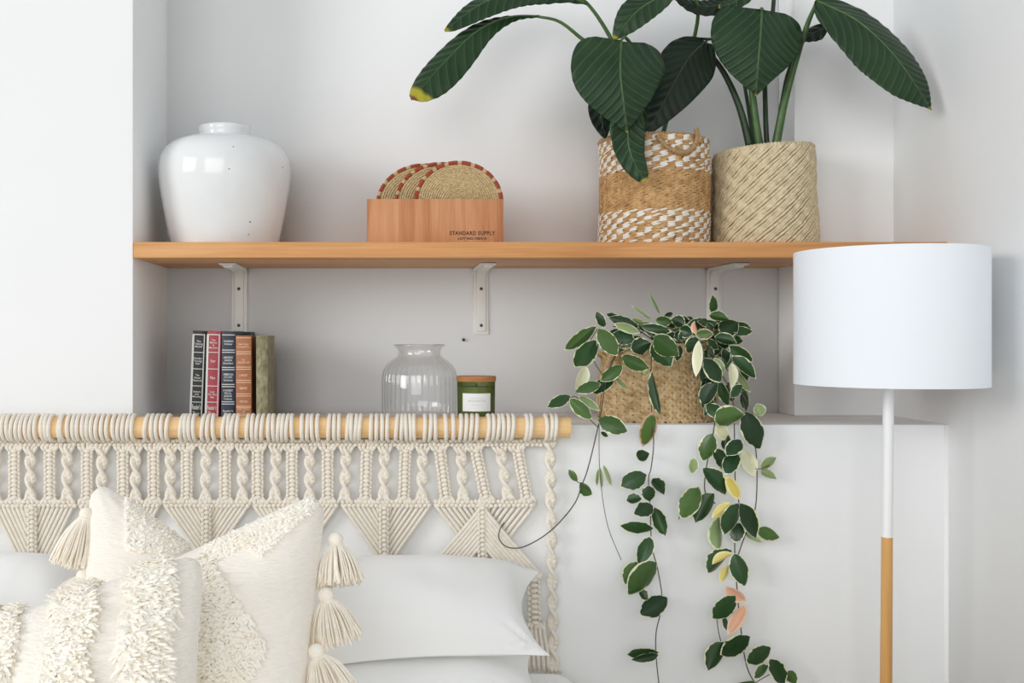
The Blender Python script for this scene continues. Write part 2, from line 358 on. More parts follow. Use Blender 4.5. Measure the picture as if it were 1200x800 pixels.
def make_bracket():
    root = empty('shelf_bracket', (0, 0, 0), '', 'bracket', 'white steel brackets under the pine shelf')
    def lbend(hw, th, off, L, H, rad):
        # profile in yz: plate down the wall (y=0 is the wall), arm forward (-y) under the shelf (z=0)
        prof = [(-off, -H)]
        for k in range(9):
            a = PI/2*k/8; prof.append((-off - rad + rad*math.cos(a), -off - rad + rad*math.sin(a)))
        prof.append((-L, -off)); return prof
    def sweep(mb, hw0, hw1, off, th, L, H, rad):
        pr = lbend(hw0, th, off, L, H, rad); n = len(pr); fr = []
        for i, (y, z) in enumerate(pr):
            hw = hw0 + (hw1 - hw0) * (max(0, -y)/L)
            fr.append((y, z, hw))
        vs_ = []; 
        for i, (y, z, hw) in enumerate(fr):
            a = Vector(pr[min(i+1, n-1)]) - Vector(pr[max(i-1, 0)]); a.normalize(); nx = Vector((-a.y, a.x))   # outward (towards room / down)
            if nx.x > 0 or (abs(nx.x) < 1e-6 and nx.y > 0): nx = -nx
            vs_ += [(-hw, y, z), (hw, y, z), (hw*.86, y + nx.x*th, z + nx.y*th), (-hw*.86, y + nx.x*th, z + nx.y*th)]
        fs = [(0, 1, 2, 3), tuple((n-1)*4 + k for k in (3, 2, 1, 0))]
        for i in range(n-1):
            for k in range(4): fs.append((i*4+k, (i+1)*4+k, (i+1)*4+(k+1) % 4, i*4+(k+1) % 4))
        mb.add(vs_, fs)
    a = MB(); sweep(a, .0215, .020, .0005, .0045, .205, .168, .022); a.build('plate', M_steel, root, bevel=.0012)
    r = MB(); sweep(r, .0135, .012, .0045, .0055, .190, .160, .026); r.build('stiffening_rib', M_steel, root, bevel=.002)
    for z in (-.052, -.145):
        sc = MB(); sc.ell((0, -.0105, z), (.0042, .0022, .0042)); sc.build('screw', M_screw, root)
    return root
br0 = make_bracket()
blab = ['white steel shelf bracket on the wall above the row of books', 'white steel shelf bracket below the wooden box of trivets', 'white steel shelf bracket behind the variegated trailing plant']
for i, px in enumerate((280.5, 563.5, 837)):
    p = P(px, 310, YB)
    if i == 0: b = br0
    else:
        b = br0.copy(); COL.objects.link(b)
        for ch in br0.children:
            c = ch.copy(); COL.objects.link(c); c.parent = b
    b.location = (p.x, YB - .0005, ZS0 - .0005); b['label'] = blab[i]
p = P(543, 398, YB)
nl = MB().tube([(p.x, YB + .002, p.z), (p.x, YB - .006, p.z)], .0022, 8).tube([(p.x, YB - .006, p.z), (p.x, YB - .008, p.z)], .0042, 8)
tag(nl.build('nail', M_screw), 'small dark nail in the back wall above the glass jar', 'nail')

# ------------------------------------------------------------------ vase
YV = .165; k = SC(YV); c = P(263.5, 283, YV); c.z = ZS1
def px_prof(tab, y0, k): return [(r*k, (y0 - y)*k) for r, y in tab]
tab = [(0, 283), (58, 283), (61, 281.5), (62.5, 277), (66, 262), (71, 236), (75, 212), (76.4, 198), (76, 187), (74, 178), (69, 169), (61, 162), (50, 157.5), (40, 155.5), (33, 154.5), (30.5, 153.5),
       (30.3, 150), (31, 145), (30.5, 142), (28, 140.8), (26, 142), (25.5, 150), (30, 157), (50, 163), (68, 178), (72, 200), (66, 240), (56, 278), (0, 278)]
pr = px_prof(tab, 283, k)
pr2 = [(p_.x, p_.y) for p_ in catmull([Vector((a, b, 0)) for a, b in pr[1:-1]], 110)]
va = MB().lathe([(0.0005, 0)] + pr2 + [(.0005, pr[-1][1])], c, 72)
vase = va.build('ceramic_vase', M_ceram); tag(vase, 'large white glazed ceramic vase with a short neck on the shelf', 'vase')
for (a, px_, py_) in ((0, 280, 202), (0, 284, 177), (0, 300, 258), (0, 298.5, 272), (0, 334, 193), (0, 301, 258.5)):
    z = (283 - py_) * k; r = 0
    for (r0, z0), (r1, z1) in zip(pr2, pr2[1:]):
        if z0 <= z <= z1: r = r0 + (r1-r0)*(z-z0)/max(1e-6, z1-z0); break
    sx = (px_ - 263.5) * k; th = math.asin(max(-1, min(1, sx / r))) 
    q = c + Vector((r*math.sin(th), -r*math.cos(th), z))
    off = offset_of(vase)
    MB().ell(q, (.0016, .0010, .0014)).build('glaze_speck', M_speck, vase)

# ------------------------------------------------------------------ wooden box with trivets
YX = .055; kx = SC(YX); a = P(430, 233, YX); b = P(590, 283, YX); bx0, bx1, bz1, bz0 = a.x, b.x, a.z, ZS1 + .0005
by0, by1 = YX, YX + .17
crate = empty('wooden_box', ((bx0+bx1)/2, (by0+by1)/2, bz0), 'reddish wooden box stencilled with black lettering holding round trivets', 'box')
th = .012
MB().box(bx0, bx1, by0, by0 + th, bz0, bz1).build('front_panel', M_crate, crate, bevel=.0012)
MB().box(bx0, bx1, by1 - th, by1, bz0, bz1).build('back_panel', M_crate, crate, bevel=.0012)
MB().box(bx0, bx0 + th, by0 + th, by1 - th, bz0, bz1).build('end_panel', M_crate, crate, bevel=.0012)
MB().box(bx1 - th, bx1, by0 + th, by1 - th, bz0, bz1).build('end_panel', M_crate, crate, bevel=.0012)
MB().box(bx0 + th, bx1 - th, by0 + th, by1 - th, bz0, bz0 + .008).build('bottom_panel', M_crate, crate)
def flat_text(txt, px, py, Y, wpx, hpx, m, parent, name='lettering', bold=0.0, space=1.0):
    me = text_mesh(txt, 1.0, 'CENTER', space, bold)
    xs = [v.co.x for v in me.vertices]; ys = [v.co.y for v in me.vertices]; k_ = SC(Y); q = P(px, py, Y)
    sx = wpx*k_/(max(xs)-min(xs)); sy = hpx*k_/(max(ys)-min(ys)); cx = (max(xs)+min(xs))/2; cy = (max(ys)+min(ys))/2; off_ = offset_of(parent)
    for v in me.vertices: v.co = Vector((q.x + (v.co.x-cx)*sx, Y, q.z + (v.co.y-cy)*sy)) - off_
    me.materials.clear(); me.materials.append(m)
    return link(name, me, None, parent)
flat_text('STANDARD SUPPLY', 553.5, 273, YX - .0004, 53, 4.8, M_print, crate, bold=.025, space=1.15)
flat_text('LOT NO.1069-A', 553.5, 279.3, YX - .0004, 34, 3.1, M_print, crate, bold=.03, space=1.1)

def trivet(px, Y, label, w=50, tilt=0):
    k_ = SC(Y); q = P(px, 234, Y); rz = 46*k_; rx = w*k_
    zc_ = bz0 + .009 + rz
    root = empty('woven_trivet', (q.x, Y, zc_ - rz), label, 'trivet', 'seagrass trivets in the wooden box')
    mb = MB(); nr = 19; cr = rx/nr/2
    for i in range(nr):
        f = (i + .5)/nr
        mb.tube([(q.x + rx*f*math.cos(t), Y + random.uniform(-.0003, .0003), zc_ + rz*f*math.sin(t)) for t in [2*PI*j/56 for j in range(56)]], cr*1.18, 5, closed=True)
    mb.build('coil', M_straw, root)
    # the wrapped rim: straw coil with red bindings
    rim = MB().tube([(q.x + rx*math.cos(t), Y, zc_ + rz*math.sin(t)) for t in [2*PI*j/72 for j in range(72)]], .0042, 8, closed=True).build('rim', M_straw, root)
    n = 20; ph = random.uniform(0, .3)
    for j in range(n):
        t0 = 2*PI*(j + ph)/n
        MB().tube([(q.x + rx*math.cos(t), Y, zc_ + rz*math.sin(t)) for t in [t0 + 2*PI/n*.68*i/6 for i in range(7)]], .0050, 8).build('red_binding', M_red, rim)
    return root
trivet(537.5, .085, 'round straw trivet bound in red, foremost in the wooden box', 50)
trivet(516.5, .118, 'round straw trivet bound in red, between two others in the wooden box', 52)
trivet(497, .151, 'round straw trivet bound in red, rearmost in the wooden box', 54)

# ------------------------------------------------------------------ woven pots
def weave(center, rfun, rows, cols, zh, stitch, seed=0, hf=.75):
    """stitch(row, col) -> (tilt, length factor, width factor, lift, material index); rfun(theta, t) -> (x, y)"""
    rng = random.Random(seed); mb = MB()
    for i in range(rows):
        t = (i + .5)/rows
        for j in range(cols):
            st = stitch(i, j, rng)
            if st is None: continue
            tilt, lf, wf, lift, mi, joff = st
            th_ = 2*PI*(j + joff)/cols; d = 1e-3
            p0 = rfun(th_, t); p1 = rfun(th_ + d, t)
            tx = (p1 - p0).normalized(); up = (rfun(th_, t + d) - p0).normalized(); nr = tx.cross(up).normalized()
            q = center + p0 + nr*lift
            al = tx*math.cos(tilt) + up*math.sin(tilt); ac = up*math.cos(tilt) - tx*math.sin(tilt)
            A = lf; B = wf; h = B*hf
            mb.add([q - al*A - nr*h*.5, q - al*A*.6 - ac*B, q + al*A*.6 - ac*B, q + al*A - nr*h*.5, q + al*A*.6 + ac*B, q - al*A*.6 + ac*B, q - al*A*.5 + nr*h, q + al*A*.5 + nr*h],
                   [(1, 2, 7, 6), (4, 5, 6, 7), (0, 1, 6), (0, 6, 5), (2, 3, 7), (3, 4, 7)], mi)
    return mb

# brown and white basket
YK = .172; kk = SC(YK); bc = P(765.5, 283, YK); bc.z = ZS1
H = (283 - 161)*kk; R0, R1 = 62.6*kk, 62*kk
def rb(th_, t): r = R0 + (R1-R0)*t + .0025*math.sin(3*t + th_); return Vector((r*math.cos(th_), r*math.sin(th_), .003 + t*(H - .003)))
basket = empty('woven_basket', bc, 'tall brown seagrass basket with white flecked bands on the shelf', 'basket')
MB().lathe([(.002, .001), (R0-.006, .001), (R1-.006, H-.002), (R1-.014, H-.002), (R0-.014, .02), (.002, .02)], bc, 48).build('liner', M_liner, basket)
ROWS, COLS = 60, 46
def st_b(i, j, rng):
    t = (i + .5)/ROWS; y = 283 - t*122
    white = (y < 200 or y > 245) and ((j + i//3) % 2 == 0) and rng.random() > .12
    over = .0012 if (i + j) % 2 else -.0008
    if white: return (.20 + rng.uniform(-.12, .12), .0108, .0021, .0014, 1, rng.uniform(-.08, .08))
    return (rng.uniform(-.1, .1) + .05, .0118, .0021, over*.5, 0, rng.uniform(-.16, .16) + .5*(i % 2)*(200 <= y <= 245))
weave(bc, rb, ROWS, COLS, H, st_b, 3, 1.0).build('weave', [M_brown, M_white], basket, kind='stuff')
def wrapped_ring(mb, pts, r, n, m=0):
    pts = [Vector(p) for p in pts]; mb.tube(pts, r*.8, 8)
    q = catmull(pts, n)
    for i in range(n):
        t = (q[i+1]-q[i]); L = t.length; t.normalize(); 
        R_ = t.to_track_quat('X', 'Z').to_matrix()
        mb.ell(q[i], (L*.62, r*1.05, r*1.05), R_, 6, 4)
rm = MB(); wrapped_ring(rm, [bc + Vector((math.cos(a)*(R1-.003), math.sin(a)*(R1-.003), H + .001 + .005*math.sin(a*1 - 1.2))) for a in [2*PI*i/48 for i in range(49)]], .0078, 130)
rm.build('rim', M_rim, basket)
hd = MB(); hp = []
for (px_, py_) in ((752, 158), (756, 164), (764, 172), (776, 178), (786, 178.5), (794, 175), (800, 167), (802, 158), (800, 150)):
    dx = (px_ - 765.5)*kk; yy = -math.sqrt(max(0, (R0 + .009)**2 - dx*dx)); q = P(px_, py_, YK + yy); q.x = bc.x + (px_-765.5)*SC(YK+yy); hp.append(q)
wrapped_ring(hd, catmull(hp, 24), .0060, 40); hd.build('handle', M_rim, basket)

# pale rope pot
YR = .165; kr = SC(YR); rc = P(897, 283, YR); rc.z = ZS1
HR = (283 - 168)*kr
def rr(th_, t):
    r = (57.5 - 3.5*t + .8*math.sin(9*t))*kr*(1 + .012*math.sin(2*th_ + 4*t)); zt = t*HR*(1 + .03*math.cos(th_)); return Vector((r*math.cos(th_) - .006*t, r*math.sin(th_), zt))
rope = empty('rope_pot_cover', rc, 'pale twisted jute rope basket on the shelf at the alcove corner', 'basket')
ln = MB(); ln.grid(lambda u, v: rc + rr(u*2*PI, v)*.965 + Vector((0, 0, .001)), 48, 12); ln.grid(lambda u, v: rc + Vector((rr(u*2*PI, 1).x*(.965 - .09*v), rr(u*2*PI, 1).y*(.965 - .09*v), rr(u*2*PI, 1).z - .003*v)), 48, 1)
ln.build('liner', M_rope, rope)
rs_ = MB(); NS = 78; rng_ = random.Random(5)
for j in range(NS):
    ph_ = 2*PI*j/NS; pts = []; rad = []
    for i in range(31):
        t = .012 + .976*i/30; th_ = ph_ + t*2.35 + .02*math.sin(9*t + j*1.7); q = rr(th_, t)
        o_ = 1 + .010*math.sin(t*62 + j*.9) + rng_.uniform(-.004, .004); pts.append(rc + Vector((q.x*o_, q.y*o_, q.z))); rad.append(.0034*(1 + .22*math.sin(t*62 + j*.9) + rng_.uniform(-.08, .08)))
    rs_.tube(pts, rad, 6)
rs_.build('twisted_rope', M_rope, rope, kind='stuff')
rt = MB(); wrapped_ring(rt, [rc + rr(a, 1)*.975 for a in [2*PI*i/40 for i in range(41)]], .0065, 90); rt.build('rim', M_rope, rope)
MB().lathe([(.001, 0), (rr(0, 1).x*.9, -.002)], rc + Vector((-.004, 0, HR*.93)), 32).build('soil', M_soil, rope)
MB().lathe([(.001, 0), (R1*.9, -.002)], bc + Vector((0, 0, H*.9)), 32).build('soil', M_soil, basket)

# ------------------------------------------------------------------ broad-leaved plants
HEART = [(0, 0), (.015, .42), (.04, .66), (.09, .86), (.17, .97), (.27, 1), (.42, .93), (.58, .75), (.74, .5), (.87, .25), (.95, .09), (1, 0)]
LANCE = [(0, .03), (.06, .12), (.15, .34), (.28, .72), (.42, .95), (.55, 1), (.7, .90), (.82, .68), (.91, .42), (.97, .2), (1, 0)]
BLUNT = [(0, .06), (.08, .14), (.2, .30), (.35, .50), (.5, .72), (.65, .93), (.78, 1), (.88, .9), (.95, .62), (.985, .33), (1, 0)]
def big_leaf(parent, pts, wl, wr, nb, nt_, prof=LANCE, fold=.25, lobe=0.0, m=M_leaf, curl=0.0, name='leaf', wav=.0019, freq=15):
    """pts: centre line as (px, py, Y); wl, wr: half widths in pixels; nb, nt_: facing direction at base and tip"""
    cl = catmull([P(*q) for q in pts], 44); L = sum((b_-a_).length for a_, b_ in zip(cl, cl[1:])); k_ = SC(pts[len(pts)//2][2])
    mb = MB(); nu, nv = 20, 44; av, aa, al = [], [], []; vs_ = []
    nb = Vector(nb).normalized(); nt_ = Vector(nt_).normalized()
    for j in range(nv+1):
        t = j/nv; T = (cl[min(j+1, nv)] - cl[max(j-1, 0)]).normalized(); nh = nb.lerp(nt_, t)
        Sd = T.cross(nh).normalized(); Nn = Sd.cross(T).normalized()
        for i in range(nu+1):
            v = 2*i/nu - 1; w = (wl if v < 0 else wr)*k_*smooth_tab(prof, t); av_ = abs(v)
            ph = freq*(t*L*9.5 - av_**.85*w*11.5*(1 - .35*t))*1.75
            p_ = cl[j] + Sd*(v*w*math.cos(fold)) + Nn*(-av_*w*math.sin(fold) - curl*av_*av_*w) - T*(lobe*w*av_**1.5*max(0, 1 - t*3.2))
            p_ += Nn*(wav*math.sin(ph)*min(1, av_*4)*(1-av_*.4)) + Nn*(.004*math.sin(7*t + 2.2*v + wl)*av_)
            vs_.append(p_); av.append(ph); aa.append(av_*w/(k_*max(wl, wr)) if w > 0 else 0); al.append(t)
    fs = []
    for j in range(nv):
        for i in range(nu):
            a_ = j*(nu+1)+i; fs.append((a_, a_+1, a_+nu+2, a_+nu+1))
    mb.add(vs_, fs); mb.attr = {'vein': av, 'across': aa, 'along': al}
    o = mb.build(name, m, parent)
    md = o.modifiers.new('thick', 'SOLIDIFY'); md.thickness = .0009; md.offset = 0
    rb_ = MB(); rb_.tube([cl[j] + Vector((0, .0006, 0)) for j in range(0, nv-1, 2)], [.0026*(1 - j/nv)+.0006 for j in range(0, nv-1, 2)], 6); rb_.build('midrib', M_stemd if m is M_leafd else M_stemg, o)
    return o
def petiole(parent, pts, r, m=M_stemd, parent_name='petiole'):
    q = catmull([P(*x) for x in pts], 18); n = len(q)
    return MB().tube(q, [r[0] + (r[1]-r[0])*i/(n-1) for i in range(n)], 8).build(parent_name, m, parent)
CAMD = (0, -1, .1)
pa = empty('broad_leaf_plant', bc + Vector((0, 0, H*.88)), 'leafy plant with big dark glossy leaves growing in the brown basket', 'plant')
# left reaching leaves
big_leaf(pa, [(632, 19, .13), (598, 20, .12), (560, 36, .10), (520, 74, .075), (482, 117, .06)], 27, 23, (-.25, -.75, .62), (-.3, -.9, .3), BLUNT, .30, 0, M_leaft)
petiole(pa, [(765, 190, .17), (738, 110, .16), (706, 66, .15), (680, 44, .14), (655, 25, .13), (628, 19, .13)], (.0065, .0030), M_stemg)
big_leaf(pa, [(688, 4, .15), (648, -9, .14), (606, -10, .12), (562, 6, .10), (521, 36, .085)], 25, 21, (-.2, -.7, .7), (-.3, -.85, .45), LANCE, .3, 0, M_leaf)
petiole(pa, [(765, 190, .18), (742, 110, .19), (722, 58, .18), (706, 28, .17), (690, 6, .16), (680, -2, .15)], (.0065, .0035), M_stemg)
# heart leaf in front
big_leaf(pa, [(728, 48, .0), (727, 85, -.02), (731, 122, -.015), (735, 156, .0)], 57, 56, (.05, -.9, .42), (0, -1, -.05), HEART, .16, .33, M_leaf, .05)
petiole(pa, [(764, 190, .16), (752, 110, .12), (742, 60, .06), (733, 44, .02), (728, 47, .0)], (.006, .003), M_stemg)
# arching leaf at the top
big_leaf(pa, [(797, -8, .09), (772, -2, .05), (746, 14, .03), (719, 46, .03)], 20, 26, (-.35, -.8, .5), (-.5, -.85, .1), LANCE, .22, 0, M_leaf)
petiole(pa, [(768, 190, .18), (790, 110, .2), (812, 50, .18), (818, 10, .14), (808, -8, .11), (795, -8, .09)], (.006, .003), M_stemg)
# hanging leaf over the rim, small dark one behind
big_leaf(pa, [(741, 128, .035), (736, 150, .018), (739, 180, .008), (756, 213, .008)], 20, 19, (-.1, -1, .2), (-.1, -1, 0), [(0, .5), (.2, .85), (.4, 1), (.6, .95), (.8, .72), (.92, .48), (.98, .25), (1, 0)], .2, 0, M_leaf)
petiole(pa, [(764, 190, .15), (756, 140, .10), (748, 118, .06), (741, 128, .035)], (.005, .003), M_stemg)
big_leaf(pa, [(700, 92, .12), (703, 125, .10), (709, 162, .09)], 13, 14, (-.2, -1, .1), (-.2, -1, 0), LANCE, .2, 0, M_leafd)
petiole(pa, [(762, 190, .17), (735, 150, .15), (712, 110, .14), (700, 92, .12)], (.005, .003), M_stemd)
petiole(pa, [(745, 190, .12), (722, 168, .09), (716, 152, .08), (718, 140, .09)], (.0045, .003), M_stemg)

pb = empty('broad_leaf_plant', rc + Vector((0, 0, HR*.9)), 'leafy plant with big dark glossy leaves growing in the pale rope basket', 'plant')
big_leaf(pb, [(893, 12, .07), (891, 45, .045), (888, 80, .045), (886, 113, .06)], 55, 56, (.0, -.9, .42), (0, -1, -.05), HEART, .16, .26, M_leaf, .06)
petiole(pb, [(891, 178, .15), (884, 130, .145), (880, 80, .14), (884, 30, .11), (893, 10, .07)], (.0105, .0045), M_stemg)
petiole(pb, [(899, 178, .16), (897, 130, .17), (897, 80, .19), (905, 20, .2), (908, -20, .2)], (.0065, .005), M_stemd)
big_leaf(pb, [(908, -18, .2), (916, -52, .19), (938, -78, .15), (972, -84, .10)], 20, 20, (.2, -.8, .6), (.3, -.7, .6), LANCE, .2, 0, M_leaf)
petiole(pb, [(908, 178, .15), (917, 130, .14), (930, 80, .12), (945, 32, .09), (957, 3, .06)], (.0110, .0045), M_stemg)
big_leaf(pb, [(956, 0, .055), (1004, 24, .03), (1044, 60, .01), (1072, 98, -.012), (1091, 129, -.02)], 42, 45, (.12, -.85, .5), (.3, -.9, .2), [(0, .05), (.04, .38), (.1, .62), (.2, .86), (.32, .98), (.45, 1), (.6, .88), (.75, .64), (.87, .36), (.95, .15), (1, 0)], .22, .12, M_leaf, .05)
big_leaf(pb, [(1016, 58, .045), (1034, 80, .04), (1048, 103, .035)], 12, 10, (.2, -.9, .1), (.2, -.9, .1), LANCE, .2, 0, M_leaf)
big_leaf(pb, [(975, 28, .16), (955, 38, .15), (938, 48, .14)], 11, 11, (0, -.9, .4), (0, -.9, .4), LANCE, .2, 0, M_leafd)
petiole(pb, [(880, 178, .16), (868, 130, .155), (852, 92, .15), (836, 68, .14), (823, 58, .13)], (.0095, .0050), M_stemd)
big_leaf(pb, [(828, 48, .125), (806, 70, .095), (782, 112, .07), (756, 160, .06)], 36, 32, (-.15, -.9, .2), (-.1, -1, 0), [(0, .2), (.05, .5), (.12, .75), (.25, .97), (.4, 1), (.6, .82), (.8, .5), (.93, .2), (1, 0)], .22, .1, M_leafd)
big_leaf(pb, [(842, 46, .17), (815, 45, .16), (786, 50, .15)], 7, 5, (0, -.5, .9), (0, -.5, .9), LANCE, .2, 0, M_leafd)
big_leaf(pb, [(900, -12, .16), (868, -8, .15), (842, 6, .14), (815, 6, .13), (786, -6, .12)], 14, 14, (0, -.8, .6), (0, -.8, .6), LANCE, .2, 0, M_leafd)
big_leaf(pb, [(905, -30, .14), (880, -14, .12), (862, 2, .11), (842, 8, .11)], 12, 12, (0, -.8, .6), (0, -.8, .6), LANCE, .2, 0, M_leaf)
petiole(pb, [(906, 178, .16), (916, 120, .18), (925, 80, .19), (945, 45, .18), (975, 28, .165)], (.005, .003), M_stemd)
petiole(pb, [(884, 178, .17), (876, 120, .18), (866, 70, .185), (855, 50, .18), (842, 46, .17)], (.005, .003), M_stemd)

# ------------------------------------------------------------------ books
M_gold = mat('silver_foil', (.66, .66, .62), rough=.35); M_gilt = mat('gold_foil', (.80, .55, .33), rough=.35)
M_pages = mat('book_pages', (.66, .58, .42), (.74, .66, .5), .9, scale=(60, 1, 1), nscale=20)
def book(px0, px1, ytop, Y, d, color, lean, label, m2=None, name='book', marble=False):
    k_ = SC(Y); w = (px1-px0)*k_; zt = ZC - (ytop-VY)*k_; h = zt - ZL - .001
    cx = ((px0+px1)/2 - VX)*k_
    root = empty(name, (cx, Y, ZL + .0008 + abs(math.sin(lean))*w*.5), label, 'book', 'books on the ledge', (0, lean, 0))
    if marble: cm = color
    else: cm = mat(name + '_leather', color, tuple(x*1.25 + .004 for x in color), .45, nscale=60, bstr=.25, bscale=200, bdist=.001)
    blg = .0035
    def sy(x): return -blg*(1 - (2*x/w)**2)
    def cov(mb):
        n = 10; t = .0028
        out = [(-w/2, d)] + [(-w/2, .004)] + [(x, sy(x)) for x in [-w/2 + w*i/n for i in range(n+1)]] + [(w/2, .004), (w/2, d)]
        inn = [(w/2-t, d), (w/2-t, t+.001)] + [(-w/2+t, t+.001), (-w/2+t, d)]
        mb.poly(out + inn, 0, h)
    mb = MB(); cov(mb); bk = link('cover', mb.mesh('cover', cm, True, .5), None, root)
    pg = MB().box(-w/2+.003, w/2-.003, .0045, d-.004, .003, h-.003); link('pages', pg.mesh('pages', M_pages, False), None, root)
    return root, w, h, sy
def stripe(root, x0, x1, z0, z1, sy, m, name='foil_line', e=.0004):
    mb = MB(); mb.grid(lambda u, v: Vector((x0+(x1-x0)*u, sy(x0+(x1-x0)*u) - e, z0+(z1-z0)*v)), 8, 1)
    return link(name, mb.mesh(name, m), None, root)
def spine_text(root, txt, cz, hh, ww, sy, m, name='title'):
    me = text_mesh(txt, 1.0, 'CENTER', 1.0, .012)
    xs = [v.co.x for v in me.vertices]; ys = [v.co.y for v in me.vertices]
    sx = ww/(max(xs)-min(xs)); s_y = hh/(max(ys)-min(ys)); cx = (max(xs)+min(xs))/2; cy = (max(ys)+min(ys))/2
    for v in me.vertices:
        x = (v.co.x-cx)*sx; v.co = Vector((x, sy(x) - .0006, cz + (v.co.y-cy)*s_y))
    me.materials.clear(); me.materials.append(m); return link(name, me, None, root)
def framed(root, w, h, sy, cells, texts, m, ft):
    a = w*.36; t = w*.075; z1 = h - .010; zz = [z1] + [h*c_ for c_ in cells] + [.001]
    stripe(root, -a-t*2.2, -a, zz[-1], z1, sy, m); stripe(root, a, a+t, zz[-1], z1, sy, m); stripe(root, -a-t*2, a+t, z1, z1+.0022, sy, m)
    for z in zz[1:-1]: stripe(root, -a, a, z, z+.0016, sy, m)
    for i, tx in enumerate(texts):
        if not tx: continue
        nl_ = tx.count('\n') + 1; spine_text(root, tx, (zz[i]+zz[i+1])/2, .0052*nl_ + .001, min(a*1.75, a*(1.75 if nl_ > 1 else 1.0)), sy, ft)
r_, w, h, sy = book(222, 237.5, 387.5, .095, .145, (.012, .013, .014), math.radians(2.2), 'black leather book with a silver framed spine, beside the red book')
framed(r_, w, h, sy, (.755, .57, .38, .20), ('The\nTalking\nModel', 'Kinder\nYoung\nFarl', 'The\nWinter\nDiamond', 'Fathers\nonly\nMorning', "\n\n\n\nReader's\nDigest"), M_gold, M_gold)
r_, w, h, sy = book(240, 256.2, 387.5, .095, .145, (.33, .035, .05), math.radians(1.6), 'red leather book with a silver framed spine')
framed(r_, w, h, sy, (.755, .57, .38, .20), ('The\nMother\n&\nMemoirs', 'Poor', 'Plan', 'Lost\nOn The\nSea', "\n\n\nReader's\nDigest"), M_gold, M_gold)
r_, w, h, sy = book(259, 275.2, 388, .095, .145, (.014, .020, .040), math.radians(.5), 'navy blue leather book with silver bands on its spine')
for z in (.955, .785, .76, .59, .565, .40, .375, .205, .18): stripe(r_, -w*.46, w*.46, h*z, h*z + .0018, sy, M_gold)
for z, tx in ((.87, 'WANDERING\nBookkeeper'), (.675, 'AMAZING\nSEASON\nRemembers'), (.485, 'AMERICAN\nVICTORY\nStorehouse'), (.29, 'A NURSERY\nFOR ALL\nSEASONS\nTreehouse'), (.09, "Reader's\nDigest")):
    nl_ = tx.count('\n')+1; spine_text(r_, tx, h*z, .006*nl_, w*.72, sy, M_gold)
r_, w, h, sy = book(276.5, 294.5, 393, .095, .145, (.34, .125, .05), math.radians(.0), 'tan leather book with gold bands on its spine')
for z in (.97, .965-.16, .78, .625, .60, .47, .445, .31, .285, .165, .15, .055): stripe(r_, -w*.48, w*.48, h*z, h*z + .0015, sy, M_gilt)
for z, tx in ((.885, "Reader's Digest\nCondensed Books"), (.70, 'The\nGOLDEN AGE'), (.535, 'LARGE'), (.38, 'EMPIRE'), (.225, 'HERITAGE'), (.105, 'THE TOWN\nOF\nMIDNIGHT')):
    nl_ = tx.count('\n')+1; spine_text(r_, tx, h*z, .0052*nl_, w*(.8 if nl_ > 1 else .5), sy, M_gilt)
M_marble = mat('olive_marbled_cloth', (.16, .145, .075), (.36, .33, .20), .7, scale=(1, 1, .45), nscale=130, detail=6, bstr=.3, bdist=.001, lo=.35, hi=.65)
book(300.5, 314, 393, .095, .14, M_marble, math.radians(-.3), 'olive marbled book at the end of the row beside the tan one', marble=True)
book(277, 293, 388.5, .2445, .09, (.015, .015, .017), 0, 'dark book standing behind the tan leather one')

# ------------------------------------------------------------------ glass jar
YJ = .125; kj = SC(YJ); jc = P(491.5, 490, YJ); jc.z = ZL + .0006
zj = lambda y: (490.5 - y)*kj
tabo = [(36, 490.3), (40, 489.5), (42, 487), (42.5, 482), (42.8, 470), (42.8, 450), (42.5, 440), (41, 433), (37.5, 426.5), (32.5, 421), (27.5, 417.5), (25.2, 415), (24.8, 411), (26, 407.5), (28.8, 405), (29.6, 404), (29.8, 403), (29.2, 402.4)]
tabi = [(28, 402.6), (27.2, 404.2), (24.6, 407.8), (23.4, 411), (23.6, 415), (26, 418.6), (31, 422.3), (36, 427.5), (39.6, 434), (41, 441), (41.2, 470), (41, 484), (38, 487), (10, 487.5)]
NR = 38
def rib(a, z, i):
    y = 490.5 - z/kj; f = max(0, min(1, (y - 419)/12)) * max(0, min(1, (489 - y)/4)); return 1 + .042*f*abs(math.sin(NR*a/2))
jar = empty('glass_jar', jc, 'clear ribbed glass jar with a flared rim on the ledge', 'jar')
mb = MB().lathe([(.001, 0)] + [(r*kj, zj(y)) for r, y in tabo], jc, NR*8, rf=rib); mb.build('body', M_glass, jar)
MB().lathe([(r*kj, zj(y)) for r, y in tabi] + [(.001, zj(487.5))], jc, 64).build('inner_wall', M_glass, jar)
MB().lathe([(29.0*kj + .0022*math.cos(a), zj(403.2) + .0018*math.sin(a)) for a in [2*PI*i/10 for i in range(10)]], jc, 64, close=True).build('rim', M_glass, jar)
MB().lathe([(.001, zj(486.8)), (36*kj, zj(487)), (38.5*kj, zj(488.5)), (36*kj, zj(489.8)), (.001, zj(489.8))], jc, 48).build('thick_base', M_glass, jar)

